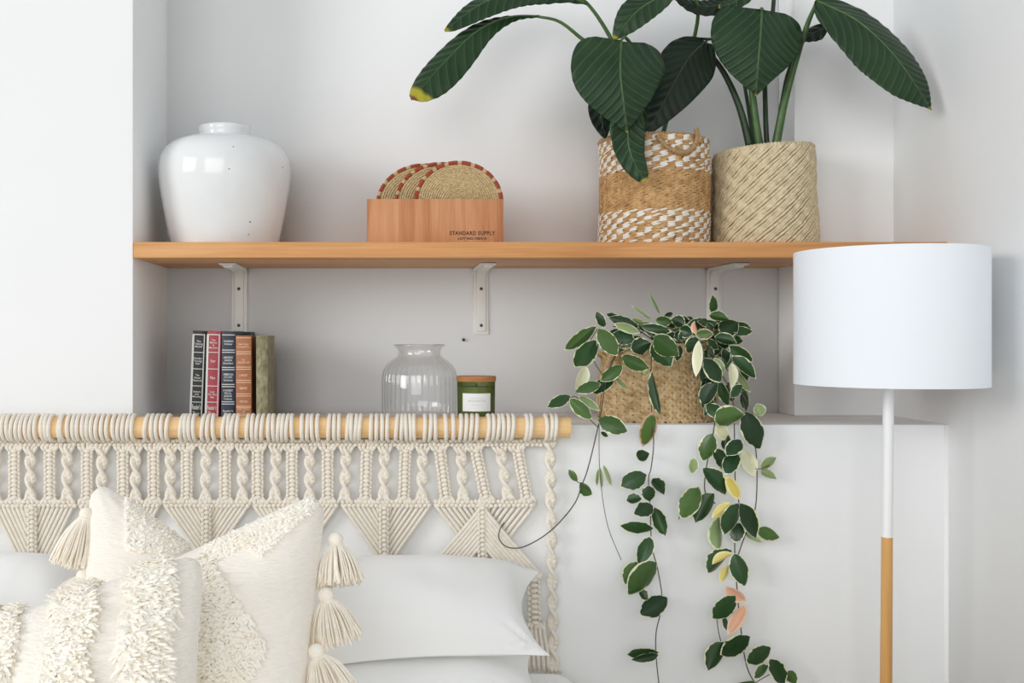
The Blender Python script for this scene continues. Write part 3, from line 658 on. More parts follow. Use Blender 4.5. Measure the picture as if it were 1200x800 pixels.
# ------------------------------------------------------------------ candle
YD = .075; kd = SC(YD); cc = P(558, 490, YD); cc.z = ZL + .0006; zd = lambda y: (494 - y)*kd
cand = empty('candle_jar', cc, 'dark green glass candle with wooden lid and white label', 'candle')
MB().lathe([(.001, 0), (20.5*kd, 0), (21.7*kd, .002), (22.2*kd, zd(447))], cc, 64).build('glass', M_green, cand)
MB().lathe([(.001, .006), (20.6*kd, .006), (20.9*kd, zd(453.5)), (.001, zd(453.5))], cc, 48).build('wax', M_wax, cand)
MB().tube([cc + Vector((0, 0, zd(453.5))), cc + Vector((.001, 0, zd(449.5)))], .0012, 6).build('wick', M_soil, cand)
MB().lathe([(.001, zd(447)), (22.8*kd, zd(447)), (23.2*kd, zd(446.3)), (23.2*kd, zd(441.5)), (22.7*kd, zd(440.9)), (.001, zd(440.9))], cc, 64).build('lid', M_lid, cand, angle=.6)
Rl = 22.2*kd + .0005
lab = MB().grid(lambda u, v: cc + Vector((Rl*math.sin(-.83 + 1.58*u - .02), -Rl*math.cos(-.83 + 1.58*u - .02), zd(481) + (zd(460.3)-zd(481))*v)), 16, 1).build('label', M_paper, cand)
for tx, y, wd, hh, m in (('S C E N T E D', 466, 14, 1.5, M_inkl), ('E U C A L Y P T U S', 469, 20, 2.0, M_ink), ('natural soy candle', 473.5, 13, 1.6, M_inkl)):
    me = text_mesh(tx, 1.0); xs = [v.co.x for v in me.vertices]; ys = [v.co.y for v in me.vertices]; cx = (max(xs)+min(xs))/2; cy = (max(ys)+min(ys))/2
    for v in me.vertices:
        a_ = -.04 + (v.co.x-cx)/(max(xs)-min(xs))*wd*kd/Rl; z = zd(y) + (v.co.y-cy)/(max(ys)-min(ys))*hh*kd; q = Rl + .0004
        v.co = Vector((q*math.sin(a_), -q*math.cos(a_), z))
    me.materials.clear(); me.materials.append(m); link('lettering', me, None, lab)

# ------------------------------------------------------------------ variegated trailing plant in a seagrass basket
YH = .128; kh = SC(YH); hc = P(768.5, 490, YH); hc.z = ZL + .0008
HH = .172
def rh(th_, t):
    hw = .128 - .008*t + .008*math.sin(PI*min(1, t*1.6)) - .012*max(0, .12 - t)*8*.1; dp = .100
    c_, s_ = math.cos(th_), math.sin(th_); n_ = 2.9; r = (abs(c_)**n_ + abs(s_)**n_)**(-1/n_)
    return Vector((c_*r*hw, s_*r*dp*(1 - .08*t), t*HH + .002))
pot = empty('seagrass_basket', hc, 'tan plaited seagrass basket on the ledge under trailing leaves', 'basket')
ln = MB(); ln.grid(lambda u, v: hc + Vector((rh(u*2*PI, v).x*.972, rh(u*2*PI, v).y*.972, rh(u*2*PI, v).z)), 64, 10)
ln.grid(lambda u, v: hc + Vector((rh(u*2*PI, 0).x*.972*v, rh(u*2*PI, 0).y*.972*v, .003)), 64, 2); ln.build('liner', M_seagd, pot)
def st_h(i, j, rng): return ((.72 if (i + j//2) % 2 else -.72) + rng.uniform(-.05, .05), .0098, .0040, -.0012 + (.0006 if (i+j) % 2 else .0) + rng.uniform(0, .0005), 1 if rng.random() < (.55 if (i + j//2) % 2 else .15) else 0, 0)
weave(hc, rh, 24, 96, HH, st_h, 9, .8).build('plaited_weave', [M_seag, M_seagd], pot, kind='stuff')
rmh = MB(); wrapped_ring(rmh, [hc + rh(a, 1) for a in [2*PI*i/48 for i in range(49)]], .0045, 120); rmh.build('rim', M_seag, pot)
for sx in (-1, 1):
    hn = MB(); wrapped_ring(hn, catmull([hc + Vector((sx*.122, -.03, HH*.84)), hc + Vector((sx*.142, -.02, HH*.92)), hc + Vector((sx*.146, .0, HH*.86)), hc + Vector((sx*.140, .02, HH*.92)), hc + Vector((sx*.122, .03, HH*.84))], 18), .0042, 26)
    hn.build('handle', M_seag, pot)
MB().grid(lambda u, v: hc + Vector((rh(u*2*PI, 1).x*.94*v, rh(u*2*PI, 1).y*.94*v, HH*.92)), 48, 2).build('soil', M_soil, pot)

hoya = empty('trailing_plant', hc + Vector((0, 0, HH*.9)), 'variegated trailing plant with cream edged leaves spilling from the seagrass basket', 'plant')
def hoya_leaf_mesh(name, wratio, fold, bend, twist):
    mb = MB(); nu, nv = 10, 16; vs_, ed = [], []
    prof = [(0, .0), (.06, .30), (.18, .70), (.35, .95), (.5, 1), (.65, .92), (.8, .66), (.91, .34), (1, 0)]
    for j in range(nv+1):
        t = j/nv; w = wratio*.5*smooth_tab(prof, t)
        for i in range(nu+1):
            v = 2*i/nu-1; x = v*w; a = twist*(t-.5)
            y = -bend*4*t*(1-t)*.5 + fold*abs(v)**1.4*w; z = t - .0
            vs_.append((x*math.cos(a), y + x*math.sin(a), z)); dw = (1-abs(v))*min(1, smooth_tab(prof, t)*1.2); ed.append(min(dw, min(1-t, t)*3.0))
    fs = [(j*(nu+1)+i, j*(nu+1)+i+1, (j+1)*(nu+1)+i+1, (j+1)*(nu+1)+i) for j in range(nv) for i in range(nu)]
    mb.add(vs_, fs); mb.attr = {'edge': ed}; return mb
HSH = {}
def hoya_mesh(kind, shape):
    key = (kind, shape)
    if key not in HSH: HSH[key] = hoya_leaf_mesh('leaf', 1.0, *[(.35, .12, .0), (.55, -.10, .5), (-.3, .16, -.4), (.15, .22, .25)][shape]).mesh('leaf', HM[kind])
    return HSH[key]
def hoya_leaf(b, t, wpx, kind, Y, dY=0.0):
    p0 = P(*b, Y); p1 = P(*t, Y + dY); ax = (p1-p0); L = ax.length; z = ax.normalized()
    roll = random.uniform(-.55, .55)
    y = Vector((0, 1, 0)); y = (y - z*y.dot(z)).normalized(); x = y.cross(z).normalized()
    x, y = x*math.cos(roll) + y*math.sin(roll), y*math.cos(roll) - x*math.sin(roll)
    wid = wpx*SC(Y)/max(.75, math.cos(roll))
    o = link('leaf', hoya_mesh(kind, random.randrange(4)), None, hoya)
    Rm = Matrix((x*wid, y*(wid*.55 + .35*L)*.9, z*L)).transposed().to_4x4(); Rm.translation = p0 - offset_of(hoya)
    o.matrix_basis = Rm
    return o
Z7 = lambda x, y: (630 + x/3.477, 330 + y/3.477)
Z8 = lambda x, y: (660 + x/2.667, 500 + y/2.667)
# base, tip, width (in crop pixels), kind, depth
L7 = [(240,180,107,280,52,'g',.0), (238,235,150,348,80,'d',-.01), (245,190,325,303,76,'g',-.04), (250,255,205,310,36,'d',.01), (240,122,275,188,36,'d',.03), (280,130,345,152,24,'d',.06),
 (290,145,415,185,46,'d',.03), (310,170,418,210,40,'p',.02), (300,215,398,240,64,'d',.02), (462,250,378,278,72,'d',-.02), (342,300,455,355,62,'g',-.05), (347,340,255,405,50,'g',-.05),
 (200,345,150,440,56,'c',-.02), (257,415,153,450,48,'g',-.05), (312,395,210,455,54,'d',-.03), (135,465,38,512,46,'d',-.05), (130,475,222,560,58,'g',-.06), (165,465,255,525,34,'p',-.04), (312,375,370,440,20,'p',-.02),
 (245,560,367,610,74,'g',-.06), (258,612,288,632,18,'d',-.05), (470,530,428,672,74,'o',-.05), (465,362,500,545,42,'d',-.05), (452,365,430,388,12,'p',-.04), (465,252,545,348,84,'d',-.03), (475,222,577,302,88,'g',-.055),
 (582,258,565,325,38,'d',-.03), (420,180,547,205,42,'d',.0), (480,155,547,165,42,'g',.04), (515,140,552,128,22,'d',.08), (545,150,602,182,46,'d',.02), (580,190,632,215,52,'d',.0), (500,135,455,45,13,'p',.08), (465,155,380,95,14,'p',.06),
 (640,160,652,217,32,'k',-.02), (642,215,718,213,46,'o',-.04), (668,240,605,285,60,'d',-.03), (657,238,645,388,40,'c',-.06), (650,160,737,167,32,'d',.03), (698,135,782,155,40,'g',.03), (718,130,712,55,42,'g',.06), (740,200,820,165,72,'d',.02),
 (720,225,812,250,46,'d',.0), (735,185,800,222,40,'d',.03), (778,260,877,325,52,'d',-.01), (790,303,890,397,58,'d',-.03), (818,222,798,242,22,'d',.04), (805,360,870,452,36,'p',-.01), (755,273,772,335,42,'d',-.01), (680,310,745,412,78,'d',-.05),
 (720,310,762,372,36,'p',-.02), (790,330,785,437,48,'c',-.04), (735,410,668,502,70,'d',-.05), (738,405,778,507,46,'d',-.02), (835,420,785,472,46,'d',-.04), (843,440,850,527,38,'d',-.01), (688,500,752,550,60,'d',-.04), (895,495,915,548,46,'p',-.01),
 (720,565,846,540,88,'g',-.075), (845,528,907,685,88,'d',-.055), (722,590,782,640,62,'c',-.05), (712,618,672,732,68,'g',-.06), (714,678,770,772,62,'d',-.055), (778,625,757,685,36,'d',-.045), (832,645,768,708,56,'d',-.06), (815,700,762,787,58,'d',-.05), (640,715,630,782,40,'p',-.05),
 (403,712,457,700,50,'d',-.05), (838,680,885,795,62,'c',-.035), (905,755,974,715,52,'p',-.05), (908,768,975,805,36,'p',-.045), (125,765,157,802,22,'g',-.05),
 (385,150,440,175,26,'p',.05), (560,160,585,140,24,'d',.07), (600,150,640,165,30,'d',.06), (440,190,480,225,30,'d',.01), (610,200,575,235,36,'d',.0), (690,170,715,205,34,'d',.0), (690,235,735,275,36,'d',.01), (660,190,690,240,36,'d',.02), (350,205,400,175,30,'g',.05), (560,205,600,240,44,'d',.01), (700,260,690,320,36,'d',.0)]
L8 = [(18,135,45,172,22,'g',-.05), (52,175,92,213,36,'g',-.05), (115,125,122,192,12,'p',-.03), (126,118,152,187,15,'p',-.03), (110,130,105,185,10,'p',-.03), (262,150,177,185,56,'d',-.05), (280,160,316,213,36,'d',-.05), (266,182,270,234,48,'d',-.055), (246,225,197,230,36,'d',-.05), (282,248,220,272,46,'d',-.05),
 (285,250,320,342,44,'d',-.05), (283,318,177,308,42,'d',-.055), (275,342,234,432,48,'d',-.05), (230,420,193,492,52,'g',-.045), (295,423,200,525,84,'g',-.06), (240,508,263,542,28,'d',-.045), (326,533,240,588,58,'d',-.055), (299,705,197,710,40,'d',-.05), (298,712,212,728,30,'d',-.06),
 (436,128,510,214,58,'d',-.06), (425,186,366,286,70,'g',-.06), (472,205,412,300,62,'d',-.06), (508,153,552,228,42,'y',-.065), (522,235,463,286,30,'y',-.06), (550,238,500,338,64,'d',-.065), (553,237,602,348,60,'d',-.06), (552,300,535,362,42,'d',-.045), (488,280,486,390,54,'p',-.04),
 (603,322,677,346,42,'g',-.045), (565,330,624,362,20,'p',-.04), (530,386,450,457,62,'d',-.05), (532,396,465,430,34,'y',-.06), (518,430,492,486,26,'y',-.045), (534,394,568,500,58,'d',-.06), (505,498,572,545,40,'k',-.055), (541,528,465,600,62,'d',-.06), (502,590,510,637,20,'d',-.04),
 (572,555,513,652,38,'k',-.05), (584,655,490,712,72,'d',-.065), (502,670,452,762,58,'d',-.055), (650,690,570,736,58,'d',-.06), (645,723,692,805,54,'d',-.06), (642,745,597,785,36,'g',-.05), (695,765,728,805,38,'g',-.05), (602,796,535,802,22,'g',-.05), (365,275,360,292,6,'p',-.04)]
random.seed(21)
rng_ = random.Random(77); LX = []
for i in range(46):                                   # the dense crown over the rim
    x = rng_.uniform(705, 855); y = rng_.uniform(376, 408) + abs(x-780)*.06; a_ = rng_.uniform(-.7, .9) + (PI if x < 770 and rng_.random() < .7 else 0); l_ = rng_.uniform(20, 32)
    LX.append((x, y, x + l_*math.cos(a_), y + abs(l_*math.sin(a_))*.8 - 4, l_*rng_.uniform(.42, .6), rng_.choice('dddddgdp'), rng_.uniform(.03, .11)))
for i in range(16):
    x = rng_.uniform(815, 868); y = rng_.uniform(400, 470); l_ = rng_.uniform(20, 30)
    LX.append((x, y, x + rng_.uniform(-12, 16), y + l_, l_*rng_.uniform(.42, .55), rng_.choice('dddg'), rng_.uniform(.0, .03)))
ZI = lambda x, y: (x, y)
for Zf, LL, sc in ((ZI, LX, 1.0), (Z7, L7, 3.477), (Z8, L8, 2.667)):
    for (x0, y0, x1, y1, w_, kd_, Y_) in LL:
        hoya_leaf(Zf(x0, y0), Zf(x1, y1), w_/sc, kd_, Y_, random.uniform(-.018, .012))
def vine(pts, r=.0013, m=M_stem): return MB().tube(catmull([P(*q) for q in pts], max(12, 5*len(pts))), r, 6).build('vine', m, hoya)
vine([(750, 400, .12), (728, 408, -.0), (712, 440, -.03), (703, 490, -.05), (690, 545, -.05), (682, 568, -.05), (672, 592, -.055), (645, 622, -.06), (615, 640, -.06), (595, 641, -.06), (585, 631, -.058), (586, 620, -.055), (591, 612, -.05)])
vine([(745, 400, .12), (715, 425, -.0), (704, 470, -.03), (702, 520, -.035), (704, 565, -.035), (712, 615, -.035), (728, 656, -.035)], .0008)
vine([(770, 395, .1), (764, 412, -.01), (763, 450, -.04), (764, 490, -.045), (766, 520, -.045), (763, 548, -.045), (760, 562, -.045), (762, 600, -.045), (764, 640, -.045), (771, 668, -.045), (776, 706, -.045), (769, 740, -.045), (769, 770, -.045), (773, 808, -.045)])
vine([(800, 395, .1), (830, 420, .0), (855, 455, -.03), (860, 490, -.045), (861, 540, -.045), (862, 570, -.045), (866, 592, -.045), (861, 630, -.045), (863, 680, -.045), (868, 735, -.045), (875, 780, -.045), (888, 806, -.045)])
vine([(838, 468, -.02), (837, 500, -.04), (829, 540, -.045), (826, 575, -.045), (838, 590, -.045)])
vine([(870, 470, -.02), (880, 500, -.04), (886, 530, -.045), (887, 570, -.045), (884, 600, -.045), (872, 630, -.045), (865, 650, -.045)])
vine([(790, 395, .1), (815, 400, .02), (850, 430, -.02), (875, 470, -.03)])
vine([(700, 500, -.05), (688, 487, -.05), (675, 465, -.05), (660, 472, -.05)], .001)
vine([(707, 440, -.03), (697, 425, -.01), (690, 405, -.0), (700, 385, .02)], .001)
vine([(840, 725, -.045), (842, 740, -.045), (845, 752, -.045)], .001)
vine([(885, 800, -.045), (893, 795, -.05), (902, 790, -.05)], .001)
vine([(740, 395, .05), (728, 402, .0), (720, 418, -.03), (712, 436, -.045)], .0014)
vine([(885, 549, -.045), (893, 549, -.05), (902, 545, -.05)], .001)
vine([(682, 566, -.05), (676, 564, -.05), (670, 556, -.05)], .001)
random.seed(5)
for i in range(14):
    x = random.uniform(715, 840); vine([(768, 400, .13), ((768+x)/2, 385, .12), (x, 378 + random.uniform(-4, 14), random.uniform(0, .1))], .0012)

# ------------------------------------------------------------------ macrame headboard hanging
YM = -.034
mac = empty('macrame_hanging', P(320, 780, YM), 'cream knotted cotton macrame hanging from a pine rod behind the pillows', 'macrame')
px1 = SC(YM)
def Mp(x, y, dy=0.0): return P(x, y, YM + dy)
a = Mp(-70, 500.5); b = Mp(667.5, 500.5); RR = 12.4*px1
rod = MB().tube([a, a.lerp(b, .5), b], RR, 28).build('rod', M_rod, mac, angle=.7)
ring = MB().tube([(.0008*math.sin(t*1), (RR+.0034)*math.cos(t), (RR+.0034)*math.sin(t)) for t in [2*PI*i/24 for i in range(24)]], .0046, 7, closed=True).mesh('cord_loop', M_cord)
groups = [(-66, 47), (50, 64), (71, 77), (80, 130), (133, 160), (171, 200), (212, 231), (236, 254), (261, 281), (288, 310), (313, 345), (352, 375), (383, 400), (405, 424), (433, 456), (463, 488), (495, 512), (520, 533), (537, 560), (569, 602), (613, 623), (637, 653)]
random.seed(11); off = offset_of(mac)
loopx = []
for g0, g1 in groups:
    n = max(2, round((g1-g0)/5.4))
    for i in range(n):
        x = g0 + 2.4 + (g1-g0-4.8)*i/(n-1); loopx.append(x)
        link('cord_loop', ring, None, mac, Mp(x + random.uniform(-.5, .5), 500.5) - off, (0, random.uniform(-.07, .07), random.uniform(-.04, .04)))
# knots under the rod and above the fans
def knot_row(x0, x1, y, pitch=5.2, r=3.0, wob=.5):
    mb = MB(); n = int((x1-x0)/pitch)
    for i in range(n+1):
        x = x0 + pitch*i
        mb.ell(Mp(x + random.uniform(-wob, wob), y - 2.2 + random.uniform(-wob, wob), .012), (r*px1*1.05, .0062, r*px1*.85), Matrix.Rotation(.7, 3, 'Y'), 8, 5)
        mb.ell(Mp(x + pitch/2 + random.uniform(-wob, wob), y + 2.3 + random.uniform(-wob, wob), .011), (r*px1, .0060, r*px1*.85), Matrix.Rotation(-.6, 3, 'Y'), 8, 5)
    return mb.build('knot_row', M_cord, mac, kind='stuff')
for x0, x1 in ((-66, 88), (90, 190), (192, 292), (294, 396), (398, 505), (507, 632)): knot_row(x0, x1, 518.5)
SQ = [(-27, -27), (17, 17), (58.5, 58.5), (102, 102), (144, 144), (180, 180), (219, 219), (264, 264), (302, 302), (342, 342), (384, 384), (430, 428), (475, 473), (515, 523), (557, 570), (606, 618)]
TW = [(-5, -5), (36, 36), (79, 79), (120, 119), (159, 159), (200, 200), (242, 241), (285, 284), (324, 322), (363, 363), (406, 404), (451, 449.5), (495.5, 494), (540, 543), (586, 596)]
def square_braid(n, pitch, top=True, wfac=1.0):
    mb = MB(); k_ = px1; Lz = n*pitch
    for i in range(n):
        z = -(i + .5)*pitch*k_; j = random.uniform(-.3, .3)*k_
        mb.ell((j + .8*k_, -.0045, z), (4.3*k_*wfac, .0058, 2.75*k_), Matrix.Rotation(random.uniform(-.12, .12), 3, 'Y'), 9, 6)
        mb.ell((-5.0*k_*wfac + j, -.002, z - pitch*.5*k_), (2.3*k_, .0055, 3.1*k_), Matrix.Rotation(.15, 3, 'Y'), 8, 5)
        mb.ell((5.6*k_*wfac + j, -.002, z - pitch*.35*k_), (2.1*k_, .0052, 2.9*k_), Matrix.Rotation(-.2, 3, 'Y'), 8, 5)
    for x in (-2.4, 0, 2.4): mb.tube([(x*k_, .002, 2*k_), (x*k_, .002, -(Lz+3)*k_)], 2.2*k_, 6)
    if top:
        for sg, z0, z1 in ((1, 5, -3), (-1, -(Lz+6), -(Lz-3))):
            for x0, x1 in ((-9.5, -4.6), (-4.5, -2), (1.5, 1), (5.5, 2.5), (9.5, 4.8)):
                mb.tube([(x0*k_, -.001, z0*k_), ((x0*.8+x1*.2)*k_, -.003, (z0*.55+z1*.45)*k_), (x1*k_, -.002, z1*k_)], 2.3*k_, 7)
    return mb
def twist_braid(Lpx, turns, amp=4.7, ends=True, r=2.35, ph=0):
    mb = MB(); k_ = px1; n = int(Lpx/1.8)
    for a0 in (-1, -.36, .36, 1):
        pts = []
        for i in range(n+1):
            t = i/n; phi = ph + 2*PI*turns*t; am = amp*a0*k_
            pts.append((am*math.cos(phi), -.002 + am*math.sin(phi)*.8, -t*Lpx*k_))
        mb.tube(pts, [r*k_*(1 if abs(a0) > .5 else .9)]*len(pts), 7)
    for i in range(int(turns*8)):                     # knots along the twist
        t = (i+.5)/(turns*8); phi = ph + 2*PI*turns*t
        for sg in (1, -1):
            mb.ell((sg*amp*.72*k_*math.cos(phi), -.002 + sg*amp*.72*k_*math.sin(phi)*.8 - .002, -t*Lpx*k_), (2.5*k_, .0046, 2.3*k_), Matrix.Rotation(.6, 3, 'Y'), 7, 5)
    if ends:
        for z0, z1 in ((4, -7), (-(Lpx+4), -(Lpx-6))):
            for x0, x1 in ((-8.5, -2.4), (-3, -.8), (3, .8), (8.5, 2.4)):
                mb.tube([(x0*k_, -.001, z0*k_), ((x0+x1)/2*k_, -.004, (z0+z1)/2*k_), (x1*k_, -.003, z1*k_)], 2.2*k_, 7)
    return mb
sqm = [square_braid(12, 5.0).mesh('square_knot_braid', M_cord) for _ in range(3)]
twm = [twist_braid(60, 1.43, ph=.9 + .25*i).mesh('twisted_braid', M_cord) for i in range(3)]
for i, (xt, xb) in enumerate(SQ):
    link('square_knot_braid', sqm[i % 3], None, mac, Mp(xt, 525.5, .014) - off, (0, -math.atan2(xb-xt, 62), 0))
for i, (xt, xb) in enumerate(TW):
    link('twisted_braid', twm[i % 3], None, mac, Mp(xt, 525.5, .014) - off, (0, -math.atan2(xb-xt, 62), 0))
# fans: cords running down to a knotted spine and crossing away from it again
UN = [(-64, -120, -12, 1.9), (38, -10, 88, 1.9), (140, 92, 188, 1.6), (242, 192, 292, 1.33), (345, 296, 396, 1.33), (450, 400, 505, 1.33), (565, 509, 627, 1.2)]
spm = square_braid(15, 5.4, False, .8).mesh('knotted_spine', M_cord)
dy_ = {}
for cx, x0, x1, slp in UN:
    knot_row(x0 + 2, x1 - 2, 590, 5.2, 3.1)
    link('knotted_spine', spm, None, mac, Mp(cx, 592, .008) - off)
    last = cx > 560
    for sg, xe in ((-1, x0), (1, x1)):
        n = 8
        for i in range(n):
            of = 9 + (abs(xe-cx)-11)*i/(n-1); x = cx + sg*of; ye = 595 + (of-5)*slp
            pts = [Mp(x, 591, .014), Mp(x - sg*1.5, 595, .013), Mp(cx + sg*6, ye, .014 if not last else .019), Mp(cx + sg*2, ye + 4, .018)]
            MB().tube(catmull(pts, 8), 2.2*px1, 7).build('diagonal_cord', M_cord, mac)
        for i in range(n):                            # cords leaving the spine
            y0_ = (598 if last else 642) + i*6.2; xo = cx + sg*(4); Lx = (66 if last and sg > 0 else 50) - i*5.0 if last else 48 - i*5
            d0 = .006 if last else .020
            pts = [Mp(cx + sg*1, y0_ - 3, .014), Mp(xo, y0_, d0), Mp(xo + sg*Lx*.5, y0_ + Lx*.6, d0), Mp(xo + sg*Lx, y0_ + Lx*1.16, d0 + .002)]
            MB().tube(catmull(pts, 8), 2.2*px1, 7).build('diagonal_cord', M_cord, mac)
# strands at the open right side: braid below the last fan, loose ends and the long side twist
link('square_knot_braid', square_braid(9, 6.2, True, 1.15).mesh('square_knot_braid', M_cord), None, mac, Mp(625, 676, .008) - off, (0, -.02, 0))
for i, x in enumerate((617, 622, 627, 632, 637)):
    MB().tube(catmull([Mp(x, 728, .01), Mp(x + 1, 742, .006), Mp(x + 2 + i*.6, 762, .008), Mp(x + 3 + i*.8, 786, .01)], 10), 2.3*px1, 7).build('loose_cord', M_cord, mac)
twl = twist_braid(268, 5.6, 4.6, True, 2.3, .4)
link('twisted_braid', twl.mesh('twisted_braid', M_cord), None, mac, Mp(644, 518, .014) - off, (0, -math.atan2(5, 268), 0))

# ------------------------------------------------------------------ bed and pillows
ZM = .543
bed = empty('bed', (-.4, -1.05, 0), 'bed with a white sheeted mattress below the macrame hanging', 'bed')
mt = MB().box(-1.2, .405, -2.1, -.062, .30, ZM); mm = mt.mesh('mattress', M_linen, True, None, 0, offset_of(bed))
bm = bmesh.new(); bm.from_mesh(mm); bmesh.ops.bevel(bm, geom=list(bm.edges), offset=.06, segments=6, profile=.5, affect='EDGES'); bm.to_mesh(mm); bm.free()
mm.polygons.foreach_set('use_smooth', [True]*len(mm.polygons)); link('mattress', mm, None, bed)
MB().box(-1.2, .405, -2.1, -.065, .12, .30).build('base', M_beige, bed, bevel=.01)
for x in (-1.12, .32):
    for y in (-2.0, -.16): MB().lathe([(.001, 0), (.025, 0), (.032, .12), (.001, .12)], (x, y, 0), 16).build('leg', M_lampwood, bed)

def pillow_fn(cs, T, pin=.08, back=.9, wr=.006, seed=0, p_=2.3, q_=.55, wsc=5.0, rnd=.09):
    TL, TR, BR, BL = [P(*c_) for c_ in cs]
    nrm = ((TR - TL) + (BR - BL)).cross((TL - BL) + (TR - BR)).normalized()
    if nrm.y > 0: nrm = -nrm
    def fn(u, v, side=1):
        uu = u*(1 - pin*(1-v*v)*u*u); vv = v*(1 - pin*(1-u*u)*v*v)
        s_, t_ = (uu+1)/2, (vv+1)/2
        cr_ = 1 - rnd*abs(u*v)**7; s_, t_ = .5 + (s_-.5)*cr_, .5 + (t_-.5)*cr_
        q = (BL*(1-s_) + BR*s_)*(1-t_) + (TL*(1-s_) + TR*s_)*t_
        h_ = (max(0, 1-abs(u)**p_) * max(0, 1-abs(v)**p_))**q_
        ed = 1 - max(abs(u), abs(v))
        w_ = wr*(noise.noise(q*wsc + Vector((seed, 0, 0))) + .5*noise.noise(q*wsc*2.3 + Vector((0, seed, 3)))) * min(1, ed*6)
        # tension folds running in from the corners
        cd = min((1-abs(u))+(1-abs(v)), 1); ang = math.atan2(1-abs(v)+1e-6, 1-abs(u)+1e-6)
        w_ += wr*.6*math.sin(ang*14 + seed)*max(0, .75-cd)*min(1, ed*8)
        return q + nrm*((T*.5*(1 if side > 0 else back)*h_)*side + w_)
    return fn, nrm
def cushion(name, cs, T, m, label, cat, group=None, res=56, body='cover', **kw):
    fn, nrm = pillow_fn(cs, T, **kw)
    pts = [P(*c_) for c_ in cs]; base = sum(pts, Vector())/4; base.z = min(p_.z for p_ in pts)
    root = empty(name, base, label, cat, group)
    mb = MB(); mb.grid(lambda u, v: fn(2*u-1, 2*v-1, 1), res, res); mb.grid(lambda u, v: fn(2*u-1, 2*v-1, -1), res, res, flip=True)
    mb.build(body, m, root)
    return root, fn, nrm
def tufts(root, fn, nrm, test, n, L, r, m, seed, droop=.6, name='shag_tufting', urange=(-1, 1), vrange=(-1, 1)):
    rng = random.Random(seed); mb = MB(); c_ = 0; tries = 0
    while c_ < n and tries < n*60:
        tries += 1; u = rng.uniform(*urange); v = rng.uniform(*vrange); q = fn(u, v, 1); x, y = topx(q)
        if not test(x, y, u, v): continue
        c_ += 1; e = .01; du = fn(min(.999, u+e), v) - q; dv = fn(u, min(.999, v+e)) - q; nn = du.cross(dv); nn = nn.normalized() if nn.length > 0 else nrm
        if nn.dot(nrm) < 0: nn = -nn
        l = L*rng.uniform(.7, 1.25); d = Vector((rng.uniform(-.9, .9), rng.uniform(-.4, .2), rng.uniform(-1.3, .15)))*droop
        mid = q + nn*l*.40 + d*l*.24; tip = q + nn*l*.50 + d*l*.85
        a_ = nn.orthogonal().normalized(); b_ = nn.cross(a_)
        ks = [2*PI*i/5 for i in range(5)]
        vs_ = [pc + (a_*math.cos(t) + b_*math.sin(t))*r*f for pc, f in ((q - nn*.002, 1), (mid, 1.05), (tip, .75)) for t in ks]
        mb.add(vs_, [(k+i, k+(i+1) % 5, k+5+(i+1) % 5, k+5+i) for k in (0, 5) for i in range(5)] + [(10, 11, 12, 13, 14)])
    return mb.build(name, m, root, smooth=False, kind='stuff')
def tassel(root, head, tip, hr, L, spread, seed):
    """head: centre of the knot; tip: end of the skirt (both px, py, Y)"""
    rng = random.Random(seed); h_ = P(*head); t_ = P(*tip); ax = (t_-h_).normalized(); a_ = ax.orthogonal().normalized(); b_ = ax.cross(a_)
    tr = MB().ell(h_, (hr, hr, hr*.95), None, 14, 9).build('tassel', M_tassel, root)
    mb = MB(); Ln = (t_-h_).length
    for i in range(300):
        ang = rng.uniform(0, 2*PI); rad = math.sqrt(rng.random()); d = (a_*math.cos(ang) + b_*math.sin(ang))*rad
        spread_ = spread; l = Ln*rng.uniform(.92, 1.05); st = h_ + ax*hr*.55 + d*hr*.75
        p1 = h_ + ax*l*.40 + d*(hr*.95 + spread*.48); p2 = h_ + ax*l*.7 + d*(hr*.9 + spread*.82) + Vector((0, 0, -.002)); p3 = h_ + ax*l + d*(hr*.8 + spread) + Vector((rng.uniform(-.003, .003), 0, rng.uniform(-.004, .002)))
        mb.tube(catmull([st, p1, p2, p3], 6), .0013, 4)
    mb.build('tassel_skirt', M_tassel, tr, smooth=False)
    MB().tube([h_ + ax*hr*.72 + (a_*math.cos(t) + b_*math.sin(t))*hr*.86 for t in [2*PI*i/14 for i in range(14)]], .0020, 5, closed=True).build('binding', M_tassel, tr)

# plain white pillows (corners TL, TR, BR, BL as px, py, depth)
cushion('pillow', [(318, 765, -.12), (622, 765, -.12), (634, 818, -.39), (300, 824, -.39)], .095, M_linen, 'plain white pillow lying flat underneath the corner-pointed one', 'pillow', back=.7, pin=.05, wr=.006, seed=2, rnd=0)
cushion('pillow', [(318, 662, -.075), (634, 668, -.085), (645, 768, -.345), (315, 792, -.345)], .215, M_linen, 'plain white pillow with pointed corners lying beside the tasselled cushion', 'pillow', back=.33, pin=.17, wr=.020, seed=5, p_=2.3, q_=.68, rnd=0, wsc=4.2)
cushion('pillow', [(-190, 664, -.075), (116, 660, -.085), (126, 770, -.345), (-190, 785, -.345)], .215, M_linen, 'plain white pillow lying behind the shaggy striped cushion', 'pillow', back=.42, pin=.15, wr=.022, seed=9, p_=2.3, q_=.68, rnd=0, wsc=4.2)
cushion('cushion', [(-190, 676, -.47), (26, 708, -.47), (12, 900, -.66), (-190, 900, -.66)], .12, M_beige, 'beige linen cushion mostly hidden behind the shaggy striped cushion', 'cushion', seed=4)
